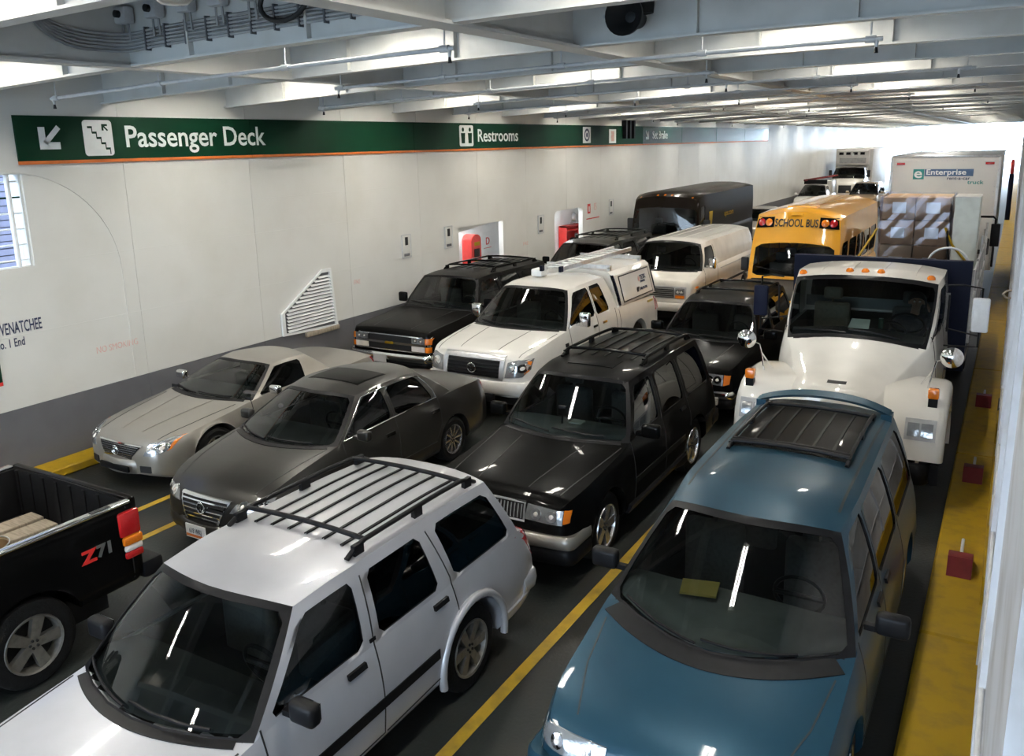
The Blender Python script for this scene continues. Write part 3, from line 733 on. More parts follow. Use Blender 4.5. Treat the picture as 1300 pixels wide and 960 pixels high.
def fpatch(name, parent, bvh, ax, outline, m, off=.008, depth=.03, rings=4, dens=.05, bulge=0.):
    d = AX[ax][1]; ol = []
    for i, p in enumerate(outline):
        q = outline[(i+1) % len(outline)]; n = max(1, int(math.hypot(q[0]-p[0], q[1]-p[1])/dens))
        ol += [(lerp(p[0], q[0], k/n), lerp(p[1], q[1], k/n)) for k in range(n)]
    cx = sum(p[0] for p in ol)/len(ol); cy = sum(p[1] for p in ol)/len(ol); N = len(ol); uv = []
    for r in range(rings):
        s = 1-r/rings; uv += [(cx+(p[0]-cx)*s, cy+(p[1]-cy)*s) for p in ol]
    uv.append((cx, cy)); P = hits(bvh, ax, uv)
    P = [p-d*(off+bulge*min(1, (k//N)/rings*1.6)) for k, p in enumerate(P)]
    fs = []
    for r in range(rings-1): fs += [(r*N+k, r*N+(k+1) % N, (r+1)*N+(k+1) % N, (r+1)*N+k) for k in range(N)]
    fs += [((rings-1)*N+k, (rings-1)*N+(k+1) % N, rings*N) for k in range(N)]
    mb = MB().add(P, fs); mb.add(P[:N]+[p+d*(off+depth) for p in P[:N]], [(k, k+N, (k+1) % N+N, (k+1) % N) for k in range(N)])
    return mb.build(name, m, parent, 40)
def ribbon(name, parent, bvh, ax, pts, w, m, off=.003, dens=.06, closed=False):
    d = AX[ax][1]; pp = list(pts)+([pts[0]] if closed else []); uv = []
    for p, q in zip(pp, pp[1:]):
        n = max(1, int(math.hypot(q[0]-p[0], q[1]-p[1])/dens)); uv += [(lerp(p[0], q[0], k/n), lerp(p[1], q[1], k/n)) for k in range(n)]
    uv.append(pp[-1]); A = []; B = []
    for i, p in enumerate(uv):
        a = uv[max(0, i-1)]; b = uv[min(len(uv)-1, i+1)]; t = Vector((b[0]-a[0], b[1]-a[1])).normalized(); n = Vector((-t.y, t.x))*w/2
        A.append((p[0]+n.x, p[1]+n.y)); B.append((p[0]-n.x, p[1]-n.y))
    PA = [p-d*off for p in hits(bvh, ax, A)]; PB = [p-d*off for p in hits(bvh, ax, B)]
    mb = MB().grid([PA, PB]); mb.grid([PA, [p+d*(off+.01) for p in PA]]); mb.grid([PB, [p+d*(off+.01) for p in PB]])
    return mb.build(name, m, parent, 40)
def sides(fn):
    for ax, s in (('l', 1), ('r', -1)): fn(ax, s)
def mirror_x(q): return [(-u, v) for u, v in q]

WH = {}
def wheel(root, x, y, R, w, style, sgn, rim_m='alloy'):
    key = (R, w, style, rim_m)
    if key not in WH:
        rr = R*(.66 if style not in ('truck',) else .58); t = MB()
        t.lathe([(rr, -w/2+.01), (R*.86, -w/2), (R*.97, -w*.42), (R, -w*.3), (R, w*.3), (R*.97, w*.42), (R*.86, w/2), (rr, w/2-.01), (rr*.98, w*.3), (rr*.98, -w*.3), (rr, -w/2+.01)], n=36)
        r = MB(); o = w/2
        r.lathe([(rr*1.01, o-.012), (rr*.99, o+.002), (rr*.92, o-.006), (rr*.88, o-.05), (rr*.86, -o*.5)], n=36)
        ns = {'ten': 10, 'five': 5, 'six': 6, 'multi': 7, 'steel': 0, 'truck': 0}[style]
        if ns:
            r.lathe([(0, o-.02), (rr*.24, o-.022), (rr*.26, o-.05), (rr*.26, o-.09)], n=20)
            for k in range(ns):
                a = 2*PI*k/ns; hwid = rr*(.62/ns if ns > 6 else .95/ns)
                ca, sa = math.cos(a), math.sin(a)
                def P(u, v, h): return (h, u*ca-v*sa, u*sa+v*ca)
                i_, o_ = rr*.2, rr*.93
                vs = [P(i_, -hwid*.8, o-.02), P(o_, -hwid*1.1, o-.012), P(o_, hwid*1.1, o-.012), P(i_, hwid*.8, o-.02), P(i_, -hwid*.8, o-.07), P(o_, -hwid*1.1, o-.06), P(o_, hwid*1.1, o-.06), P(i_, hwid*.8, o-.07)]
                r.add(vs, [(0, 1, 2, 3), (0, 4, 5, 1), (3, 2, 6, 7), (4, 7, 6, 5)])
        else:
            r.lathe([(0, o-.03 if style == 'steel' else o+.03), (rr*.3, o-.035 if style == 'steel' else o+.02), (rr*.36, o-.06), (rr*.7, o-.05), (rr*.9, o-.02)], n=24)
        d = MB().lathe([(0, o-.1), (rr*.9, o-.1)], n=24)
        ro = r.build('wheel', rim_m, None, 35); to = t.build('tire', 'tire', ro, 35); do = d.build('brake_disc', 'under', ro, 0)
        bl = MB()
        for k in range(5):
            a = 2*PI*(k+.5)/5; bl.lathe([(0, o-.008), (rr*.045, o-.01), (rr*.045, o-.03)], (0, rr*.14*math.cos(a), rr*.14*math.sin(a)), 'x', 8)
        bl.build('lug_nuts', 'under', ro, 0)
        WH[key] = ro; o_ = ro
    else: o_ = copy_tree(WH[key]); o_.name = 'wheel'
    o_.parent = root; o_.location = (x, y, R); o_.rotation_euler = (0, 0, 0 if sgn > 0 else PI)
    return o_
def mirror(root, x, y, z, sgn, w=.2, h=.14, m='trim', d=.1):
    X = x+sgn*(w/2+.05)
    o = MB().cbox(X-w/2, X+w/2, y-d/2, y+d/2, z-h/2, z+h/2, .035, 0, 3).box(min(x-sgn*.02, X), max(x-sgn*.02, X), y-.02, y+.03, z-h*.45, z-h*.2).build('wing_mirror', m, root, 50)
    MB().box(X-w/2+.02, X+w/2-.02, y+d/2-.002, y+d/2+.004, z-h/2+.02, z+h/2-.02).build('mirror_glass', 'chrome', o, 0)
def seat(root, x, y, z, m='seat', w=.5, h=.66):
    o = MB().cbox(x-w/2, x+w/2, y, y+.14, z, z+h, .05, 0, 2).cbox(x-w/2, x+w/2, y-.45, y+.08, z-.14, z+.04, .05, 0, 2).build('seat', m, root, 50)
    MB().cbox(x-.13, x+.13, y+.03, y+.12, z+h+.04, z+h+.22, .04, 0, 2).tube([(x, y+.07, z+h-.02), (x, y+.07, z+h+.06)], .02, 6).build('headrest', m, o, 50)
def interior(c, S, G, root, dash='dash', seatm='seat', rows=(1., 1.9), zfl=.62, drv=1):
    a = G['cols'][0]; wbv = c.wb(a[0])*.95; rowsg = []
    for u in [i/10 for i in range(-10, 11)]:
        y0 = a[0]-G['wsb']*(1-u*u)+.05; z0 = c.ztop(u*wbv, max(0, y0))+.03
        rowsg.append([(u*wbv, y0, z0-.03), (u*wbv, y0+.04, z0), (u*wbv, lerp(y0, a[0]+.25, .5), z0+.05), (u*wbv, a[0]+.25, max(z0, c.ztop(u*wbv, a[0]))+.03), (u*wbv, a[0]+.40, max(z0, c.ztop(u*wbv, a[0]))-.01), (u*wbv, a[0]+.43, z0-.3)])
    MB().grid(rowsg).build('dashboard', dash, root, 50)
    zz = c.zs(a[0])
    st = MB(); pts = [(.36*wbv/.75*drv+.18*math.cos(t), a[0]+.52-.05*math.sin(t), zz+.06+.17*math.sin(t)) for t in [2*PI*i/20 for i in range(21)]]
    st.tube(pts, .016, 6, caps=False).tube([(pts[0][0], pts[0][1], pts[0][2]), (pts[10][0], pts[10][1], pts[10][2])], .02, 6).build('steering_wheel', 'trim', root, 60)
    for i, r in enumerate(rows):
        for s in (-1, 1): seat(root, s*wbv*.5, a[0]+r, zz-.42-S.get('seatdn', 0), seatm, .5 if i == 0 else .6, .66-S.get('seatsh', 0))
def wipers(root, wso, c, G, n=2):
    a = G['cols'][0]; bv = bvh_of(wso)
    for s in ((-1, 1) if n == 2 else (1,)):
        x0 = -.1 if s < 0 else .55
        pts = []
        for i in range(7):
            x = x0-.62*i/6*1. ; t = .10+.03*i/6
            h = cast(bv, 't', x, a[0]-G['wsb']*(1-(x/max(.3, c.wb(a[0])))**2)+.05+.03*i/6)
            if h is not None: pts.append(h+Vector((0, -.02, .015)))
        if len(pts) > 2: MB().tube(pts, .010, 5).build('wiper', 'trim', root, 60)
def bumper(root, w, y, wrap, z0, z1, m, rad=.12, th=.09, name='front_bumper', front=True, bow=.06):
    sg = 1 if front else -1
    pl = [(-w, y+sg*wrap)]
    for i in range(7):
        a = PI/2*i/6; pl.append((-w+rad*(1-math.cos(a)), y+sg*(bow+rad*(1-math.sin(a)))))
    for i in range(1, 8):
        x = lerp(-w+rad, w-rad, i/8); pl.append((x, y+sg*bow*(x/(w-rad))**2))
    pl += [(-a, b) for a, b in reversed(pl[:8])]
    rows = []; zm = (z0+z1)/2; r = (z1-z0)
    for k, (x, yy) in enumerate(pl):
        i0, i1 = pl[max(0, k-1)], pl[min(len(pl)-1, k+1)]; t = Vector((i1[0]-i0[0], i1[1]-i0[1], 0)).normalized(); n = Vector((t.y, -t.x, 0))
        if not front: n = -n
        p = Vector((x, yy, 0))
        rows.append([p-n*th+Vector((0, 0, z1-.01)), p-n*.02+Vector((0, 0, z1)), p+Vector((0, 0, z1-.02)), p+n*.012+Vector((0, 0, zm)), p+Vector((0, 0, z0+.02)), p-n*.02+Vector((0, 0, z0)), p-n*th+Vector((0, 0, z0+.01))])
    mb = MB().grid(rows)
    for e in (0, -1): mb.add(rows[e], [tuple(range(7))])
    return mb.build(name, m, root, 45)
def plate_(root, x, y, z, m='white', w=.3, h=.15, tilt=0, name='license_plate', txt='AP4 9RD'):
    o = MB().box(x-w/2, x+w/2, y-.012, y, z-h/2, z+h/2).build(name, m, root, 0)
    return o

def car(name, label, cat, X, Y, S):
    c = Car(); c.S = S
    root = thing(name, label, cat, (X, Y, 0)); c.root = root
    yf, yr, R, arch, tw = S['wheels']; S.setdefault('wz', R)
    c.wheels = [(yf, arch), (yr, arch)] if S.get('arch_cut', True) else []
    G = S['cab']; a = G['cols'][0]; d = G['cols'][-1]
    c.tubs = [(a[0]+.06, d[0]-G.get('tubend', .06), S.get('tubz', .66), 1)]+S.get('tubs', [])
    body = body_shell(c, S).build('body', [S['paint'], 'inner']+S.get('mats', []), root, 38)
    cab, ws = greenhouse(c, S, G, root, S['paint'])
    c.bvh = bvh_of(body, cab); c.body = body; c.cab = cab; c.ws = ws; c.G = G
    hw = c.hw
    for yw in (yf, yr):
        for s in (1, -1): wheel(root, s*(hw(yw)-tw/2-S.get('inset', .03)), yw, R, tw, S.get('rim', 'five'), s, S.get('rimm', 'alloy'))
    w2 = S['W']/2
    MB().box(-w2+.30, w2-.30, .25, S['L']-.2, S.get('uz', .22), .6).build('underbody', 'under', root, 0)
    for yw in (yf, yr):
        if yw > S['L']: continue
        for s in (1, -1):
            xs = sorted((s*(w2-.5), s*(w2-.3)))
            MB().box(xs[0], xs[1], yw-arch, yw+arch, .3, R+arch-.02).build('wheel_well', 'under', root, 0)
    interior(c, S, G, root, S.get('dash', 'dash'), S.get('seatm', 'seat'), S.get('rows', (1., 1.95)))
    a0 = G['cols'][0][0]; cwid = S.get('cowl', .07)
    ribbon('cowl_panel', root, bvh_of(body), 't', [(u*c.wb(a0)*.90, a0-G['wsb']*(1-(u*.90)**2)-cwid*.3) for u in [i/12 for i in range(-12, 13)]], cwid, 'trim', .006)
    wipers(root, ws, c, G)
    for p in S.get('sym', []):                      # mirrored front/rear patches
        nm, ax, q, m = p[:4]; kw = p[4] if len(p) > 4 else {}
        f = qpatch if len(q) == 4 else fpatch
        if ax in 'fbt':
            for qq in (q, mirror_x(q)):
                o_ = f(nm, root, c.bvh, ax, qq, m, **kw)
                if nm == 'headlight':
                    us = [p_[0] for p_ in qq]; vs = [p_[1] for p_ in qq]; wu, hv = max(us)-min(us), max(vs)-min(vs); um = sum(us)/len(us); vm = sum(vs)/len(vs); r_ = min(hv*.36, wu*.21)
                    for k_ in (-1, 1):
                        cx = um+k_*wu*.21
                        fpatch('reflector', o_, c.bvh, ax, [(cx+r_*math.cos(a_), vm+r_*.95*math.sin(a_)) for a_ in [2*PI*i_/16 for i_ in range(16)]], 'chrome', kw.get('off', .01)+.006, .01, 3, .05, -.004)
                        fpatch('bulb', o_, c.bvh, ax, [(cx+r_*.4*math.cos(a_), vm+r_*.4*math.sin(a_)) for a_ in [2*PI*i_/10 for i_ in range(10)]], 'white_lens', kw.get('off', .01)+.008, .01, 2, .05, .008)
        else: sides(lambda a_, s_: f(nm, root, c.bvh, a_, q, m, **kw))
    for p in S.get('pat', []):
        nm, ax, q, m = p[:4]; kw = p[4] if len(p) > 4 else {}
        (qpatch if len(q) == 4 else fpatch)(nm, root, c.bvh, ax, q, m, **kw)
    for pts in S.get('gaps', []): sides(lambda a_, s_: ribbon('door_gap', root, c.bvh, a_, pts, .011, 'gap'))
    for pts in S.get('tgaps', []):
        ribbon('hood_gap', root, c.bvh, 't', pts, .011, 'gap'); ribbon('hood_gap', root, c.bvh, 't', mirror_x(pts), .011, 'gap')
    for y, z in S.get('handles', []): sides(lambda a_, s_: qpatch('door_handle', root, c.bvh, a_, [(y-.09, z-.018), (y+.09, z-.018), (y+.09, z+.02), (y-.09, z+.02)], S.get('handlem', 'trim'), .02, 3, 2, .01))
    if 'mirr' in S:
        y, z, mw, mh, mm = S['mirr']
        for s in (1, -1): mirror(root, s*(c.wb(y)+.02), y, z, s, mw, mh, mm)
    return c
def rect4(x0, x1, z0, z1): return [(x0, z0), (x1, z0), (x1, z1), (x0, z1)]
def grille(c, x0, x1, z0, z1, n, ax='f', back='gap', bar='chrome', off=.006, th=.012, vertical=False, name='grille'):
    g = qpatch(name, c.root, c.bvh, ax, rect4(x0, x1, z0, z1), back, off, 8, 3)
    for i in range(n):
        if vertical:
            x = lerp(x0, x1, (i+.5)/n); qpatch('grille_bar', g, c.bvh, ax, rect4(x-th/2, x+th/2, z0+.01, z1-.01), bar, off+.018, 1, 3, .02)
        else:
            z = lerp(z0, z1, (i+.5)/n); qpatch('grille_bar', g, c.bvh, ax, rect4(x0+.01, x1-.01, z-th/2, z+th/2), bar, off+.018, 8, 1, .02)
    return g
def frame4(c, name, x0, x1, z0, z1, w, m, ax='f', off=.02):
    for r in (rect4(x0-w, x1+w, z1, z1+w), rect4(x0-w, x1+w, z0-w, z0), rect4(x0-w, x0, z0, z1), rect4(x1, x1+w, z0, z1)):
        qpatch(name, c.root, c.bvh, ax, r, m, off, 8, 2, .03)
def ring_emblem(root, x, y, z, r, m='chrome', kind='ring'):
    mb = MB().tube([(x+r*math.cos(a), y, z+r*math.sin(a)) for a in [2*PI*i/20 for i in range(21)]], r*.14, 6, caps=False)
    if kind == 'vw':
        mb.tube([(x-r*.5, y, z+r*.8), (x-r*.18, y, z+.05*r), (x, y, z+r*.35), (x+r*.18, y, z+.05*r), (x+r*.5, y, z+r*.8)], r*.11, 5).tube([(x-r*.9, y, z+r*.3), (x-r*.4, y, z-r*.75), (x, y, z-r*.05), (x+r*.4, y, z-r*.75), (x+r*.9, y, z+r*.3)], r*.11, 5)
    if kind == 'oval':
        mb.tube([(x+r*.32*math.cos(a), y, z+r*.1+r*.75*math.sin(a)) for a in [2*PI*i/16 for i in range(17)]], r*.11, 5).tube([(x+r*.8*math.cos(a), y, z+r*.4+r*.32*math.sin(a)) for a in [2*PI*i/16 for i in range(17)]], r*.11, 5)
    if kind == 'crest':
        mb.tube([(x-r*.5, y, z+r*.5), (x+r*.5, y, z+r*.5), (x+r*.45, y, z-.1*r), (x, y, z-r*.6), (x-r*.45, y, z-.1*r), (x-r*.5, y, z+r*.5)], r*.12, 5).tube([(x, y, z+r*.5), (x, y, z-r*.6)], r*.1, 5)
    return mb.build('emblem', m, root, 60)
def rack(c, y0, y1, xr, bars, m='trim', rail_r=.022, lift=.07, slats=(), slat_m='trim'):
    r = c.root; rt = c.rooftop
    for s in (1, -1):
        n = 8; pts = [(s*xr, y0, rt(xr, y0)+.005), (s*xr, y0+.10, rt(xr, y0+.1)+lift*.7), (s*xr, y0+.2, rt(xr, y0+.2)+lift)]
        pts += [(s*xr, lerp(y0+.2, y1-.2, i/n), rt(xr, lerp(y0+.2, y1-.2, i/n))+lift) for i in range(1, n+1)]
        pts += [(s*xr, y1-.1, rt(xr, y1-.1)+lift*.7), (s*xr, y1, rt(xr, y1)+.005)]
        o = MB().tube(pts, rail_r, 8).build('roof_rail', m, r, 60)
        for yy in (y0+.12, (y0+y1)/2, y1-.12): MB().box(s*xr-.018, s*xr+.018, yy-.05, yy+.05, rt(xr, yy)-.01, rt(xr, yy)+lift).build('rail_foot', m, o, 0)
    for yb in bars:
        MB().tube([(-xr, yb, rt(xr, yb)+lift)]+[(xr*u, yb, rt(xr*abs(u), yb)*.0+rt(xr, yb)+lift+.022*(1-u*u)) for u in (-.8, -.5, 0, .5, .8)]+[(xr, yb, rt(xr, yb)+lift)], .02, 8).build('crossbar', m, r, 60)
    bv = c.bvh
    for x in slats: ribbon('roof_strip', r, bv, 't', [(x, y0+.12), (x, y1-.1)], .022, slat_m, .012)
# ================================================================== VEHICLES
# ---- silver four-door SUV, nearest
c = car('suv', 'silver SUV with grey roof rails, nearest at the bottom left of centre', 'car', -4.33, 1.62, dict(
    L=4.62, W=1.72, paint='p_silver', zb=[(0, .38), (.3, .30), (4.2, .30), (4.62, .38)], sd=.045, sh=.065,
    hw=[(0, .64), (.05, .75), (.15, .82), (.4, .85), (1.5, .865), (4.0, .865), (4.42, .845), (4.62, .80)],
    zt=[(0, .62), (.02, .74), (.06, .88), (.15, .94), (.6, .99), (1.2, 1.05), (1.6, 1.085), (4.3, 1.085), (4.5, 1.05), (4.62, .98)],
    wheels=(.83, 3.55, .365, .43, .24), rim='six', rimm='alloy_dk', flare=.012,
    cab=dict(cols=[(1.30, 1.86), (1.39, 1.97), (2.30, 2.34), (2.47, 2.50), (3.20, 3.08), (3.42, 3.28), (4.28, 4.02), (4.42, 4.12)], kinds='pgpgpgp',
             tints={1: 'glass_t', 3: 'glass_d', 5: 'glass_d'}, rz=[(1.86, 1.56), (2.3, 1.595), (3.4, 1.60), (4.12, 1.575)], rw=[(1.86, .62), (2.4, .645), (4.12, .63)], crown=.05,
             wsb=.24, wst=.13, rsb=.06, rst=.05, t=(.06, .86)),
    mirr=(1.55, 1.12, .2, .15, 'trim'), handles=[(2.18, .97), (3.16, .97)],
    gaps=[[(1.36, 1.06), (1.36, .38), (2.38, .38), (2.40, 1.1), (2.43, 1.52)], [(2.40, .38), (3.12, .40), (3.36, .80), (3.34, 1.1), (3.20, 1.52)]],
    tgaps=[[(.74, .25), (.78, 1.2)]],
    sym=[('headlight', 'f', rect4(.42, .80, .70, .86), 'lens', dict(off=.012)), ('turn_signal', 'f', rect4(.42, .80, .62, .69), 'amber', dict(off=.012)),
         ('side_moulding', 'l', rect4(1.4, 3.05, .58, .66), 'trim', dict(nu=10, nv=1)), ('door_badge', 'l', rect4(2.36, 2.42, 1.07, 1.095), 'trim', dict(nu=2, nv=1)),
         ('tail_light', 'b', rect4(.62, .80, .72, 1.0), 'red_lens', dict(off=.012)), ('wheel_arch_trim', 'l', [(3.55+r*math.cos(a), .365+r*math.sin(a)) for a, r in [(PI*i/10, .52) for i in range(11)]][0:0] or rect4(4.0, 4.55, .36, .44), 'p_silver', dict(off=.02))],
))
for s in (1, -1):
    for yw in (.83, 3.55): MB().tube([(s*.868, yw+.465*math.cos(a), .365+.465*math.sin(a)) for a in [PI*(-.06+1.12*i/18) for i in range(19)]], .035, 8).build('wheel_arch_trim', 'p_silver', c.root, 60)
grille(c, -.38, .38, .68, .86, 4)
bumper(c.root, .86, -.10, .45, .42, .62, 'p_silver'); bumper(c.root, .86, 4.74, .35, .42, .60, 'p_silver', name='rear_bumper', front=False)
rack(c, 2.42, 4.05, .58, (2.62, 3.85), 'trim', .02, .075, (-.42, -.25, -.08, .09, .26, .43))
MB().lathe([(.0, 0), (.36, 0)], (0, 0, 0), 'x', 8)

# ---- blue minivan
c = car('minivan', 'metallic teal blue minivan in the right lane at the bottom of the picture', 'car', -1.50, 4.12, dict(
    L=5.1, W=1.91, paint='p_blue', zb=.24, sd=.05, sh=.075, dash='dash_lt', cowl=.17,
    hw=[(0, .62), (.06, .78), (.18, .88), (.5, .94), (1.4, .955), (4.5, .955), (4.9, .92), (5.1, .86)],
    zt=[(0, .52), (.03, .64), (.1, .76), (.4, .88), (.8, .97), (1.4, 1.08), (4.7, 1.10), (4.95, 1.06), (5.1, .96)],
    wheels=(.98, 4.02, .345, .41, .22), rim='five',
    cab=dict(cols=[(1.32, 1.98), (1.42, 2.12), (2.38, 2.42), (2.46, 2.50), (3.48, 3.48), (3.56, 3.56), (4.72, 4.62), (4.92, 4.80)], kinds='pgpgpgp',
             tints={1: 'glass_t', 3: 'glass_d', 5: 'glass_d'}, rz=[(1.98, 1.585), (2.5, 1.65), (3.8, 1.665), (4.80, 1.63)], rw=[(1.98, .64), (2.6, .675), (4.80, .66)], crown=.06,
             wsb=.40, wst=.16, rsb=.08, rst=.06, t=(.05, .9), sbow=.03),
    mirr=(1.62, 1.15, .22, .16, 'trim'), handles=[(2.26, .98), (2.66, .98)],
    gaps=[[(1.45, 1.06), (1.40, .36), (2.40, .36), (2.43, 1.1), (2.46, 1.58)], [(2.43, .36), (3.50, .36), (3.53, 1.1), (3.53, 1.58)]],
    tgaps=[[(.62, .2), (.74, .6), (.80, 1.05)]], rows=(1.05, 2.0, 2.9),
    sym=[('headlight', 'f', rect4(.36, .84, .60, .73), 'lens', dict(off=.01)), ('tail_light', 'b', rect4(.66, .84, .8, 1.05), 'red_lens', dict(off=.012))],
))
qpatch('grille', c.root, c.bvh, 'f', rect4(-.32, .32, .60, .70), 'gap', .008)
bumper(c.root, .93, -.06, .5, .3, .55, 'p_blue'); bumper(c.root, .93, 5.16, .4, .3, .58, 'p_blue', name='rear_bumper', front=False)
rack(c, 3.02, 4.62, .50, (3.12, 3.18, 4.42), 'trim', .018, .05, (-.34, -.17, 0, .17, .34))
qpatch('roof_panel', c.root, c.bvh, 't', [(-.5, 3.12), (.5, 3.12), (.5, 4.5), (-.5, 4.5)], 'p_black2', .004, 8, 8)
rt = c.rooftop
MB().grid([[(x, 4.70-.10*(x/.64)**2, rt(x*.9, 4.7)+.055+.045*(1-(x/.64)**2)) for x in [-.64+.08*i for i in range(17)]], [(x, 4.86-.12*(x/.64)**2, rt(x*.9, 4.75)+.075+.045*(1-(x/.64)**2)) for x in [-.64+.08*i for i in range(17)]], [(x, 4.90-.12*(x/.64)**2, rt(x*.9, 4.75)+.045+.045*(1-(x/.64)**2)) for x in [-.64+.08*i for i in range(17)]], [(x, 4.72-.10*(x/.64)**2, rt(x*.9, 4.7)+.03+.04*(1-(x/.64)**2)) for x in [-.64+.08*i for i in range(17)]], [(x, 4.70-.10*(x/.64)**2, rt(x*.9, 4.7)+.055+.045*(1-(x/.64)**2)) for x in [-.64+.08*i for i in range(17)]]]).box(-.66, -.56, 4.6, 4.75, rt(.6, 4.7)-.03, rt(.6, 4.7)+.06).box(.56, .66, 4.6, 4.75, rt(.6, 4.7)-.03, rt(.6, 4.7)+.06).build('spoiler', 'p_blue', c.root, 40)
for s in (-1, 1): ribbon('roof_groove', c.root, c.bvh, 't', [(s*.585, 2.2), (s*.60, 4.6)], .02, 'gap', .002)
env = MB().add([(-.36, 1.38, 1.13), (-.10, 1.42, 1.14), (-.13, 1.62, 1.15), (-.40, 1.57, 1.14), (-.36, 1.38, 1.145), (-.10, 1.42, 1.155), (-.13, 1.62, 1.165), (-.40, 1.57, 1.155)], [(0, 3, 2, 1), (4, 5, 6, 7), (0, 1, 5, 4), (1, 2, 6, 5), (2, 3, 7, 6), (3, 0, 4, 7)]).build('envelope', 'manila', None, 0)
env.location = (-1.50, 4.12, .0); tag(env, 'yellow manila envelope lying on the minivan dashboard', 'envelope')

# ---- black SUV with vertical bar grille
c = car('suv', 'glossy black SUV with vertical chrome grille bars behind the silver SUV', 'car', -4.30, 6.85, dict(
    L=4.8, W=1.79, paint='p_black', zb=[(0, .40), (.3, .32), (4.8, .34)], sd=.05, sh=.07, dash='dash_lt',
    hw=[(0, .66), (.05, .78), (.16, .85), (.5, .89), (4.2, .895), (4.6, .87), (4.8, .82)],
    zt=[(0, .64), (.02, .78), (.07, .93), (.18, .985), (.8, 1.05), (1.35, 1.10), (1.7, 1.14), (4.4, 1.13), (4.65, 1.1), (4.8, 1.0)],
    wheels=(.90, 3.73, .375, .44, .25), rim='five', flare=.012,
    cab=dict(cols=[(1.60, 2.08), (1.69, 2.19), (2.52, 2.56), (2.66, 2.70), (3.42, 3.36), (3.58, 3.50), (4.45, 4.32), (4.62, 4.42)], kinds='pgpgpgp',
             tints={1: 'glass_t', 3: 'glass_d', 5: 'glass_d'}, rz=[(2.08, 1.65), (2.5, 1.69), (3.6, 1.70), (4.42, 1.675)], rw=[(2.08, .60), (2.6, .635), (4.42, .62)], crown=.05,
             wsb=.24, wst=.12, rsb=.06, rst=.05, t=(.06, .88)),
    mirr=(1.78, 1.20, .22, .16, 'p_black'), handles=[(2.38, 1.02), (3.30, 1.02)],
    gaps=[[(1.62, 1.1), (1.60, .42), (2.58, .42), (2.62, 1.62)], [(2.58, .42), (3.32, .44), (3.54, .86), (3.50, 1.1), (3.44, 1.62)]],
    tgaps=[[(.66, .2), (.72, .8), (.78, 1.45)], [(.30, .2), (.34, .7), (.40, 1.3)]],
    sym=[('headlight', 'f', [(.36, .73), (.76, .72), (.76, .86), (.38, .88)], 'lens', dict(off=.014)), ('turn_signal', 'f', [(.765, .73), (.815, .74), (.815, .85), (.765, .86)], 'amber', dict(off=.012)),
         ('running_board', 'l', rect4(1.4, 3.25, .33, .43), 'trim', dict(off=.05, nu=10, nv=1)), ('side_moulding', 'l', rect4(1.6, 4.5, .62, .69), 'trim', dict(nu=14, nv=1)),
         ('tail_light', 'b', rect4(.68, .78, .85, 1.2), 'red_lens', dict(off=.012))],
))
grille(c, -.34, .34, .72, .88, 17, vertical=True, th=.014); frame4(c, 'grille_surround', -.34, .34, .72, .88, .022, 'chrome')
bumper(c.root, .90, -.09, .5, .48, .62, 'p_lightgold'); bumper(c.root, .89, -.06, .5, .30, .48, 'trim', name='bumper_skirt'); bumper(c.root, .89, 4.9, .4, .42, .62, 'trim', name='rear_bumper', front=False)
rack(c, 2.62, 4.40, .54, (2.85, 4.2), 'p_black', .022, .07, (-.36, -.18, 0, .18, .36))
qpatch('sunroof', c.root, c.bvh, 't', [(-.30, 2.30), (.30, 2.30), (.30, 2.62), (-.30, 2.62)], 'p_black', .008, 4, 3)
ph = thing('phone_mount', 'small black phone holder on the black SUV dashboard', 'holder', (-4.34, 6.85+1.62, 1.16))
MB().tube([(0, 0, 0), (0, .02, .14)], .012, 6).build('arm', 'trim', ph, 60); MB().cbox(-.05, .05, .0, .03, .12, .24, .01).build('cradle', 'trim', ph)
nb = MB().cbox(-4.28, -4.12, 8.52, 8.66, 1.165, 1.20, .01).build('notepad', 'paper', None); tag(nb, 'pale notepad on the black SUV dashboard', 'notepad')

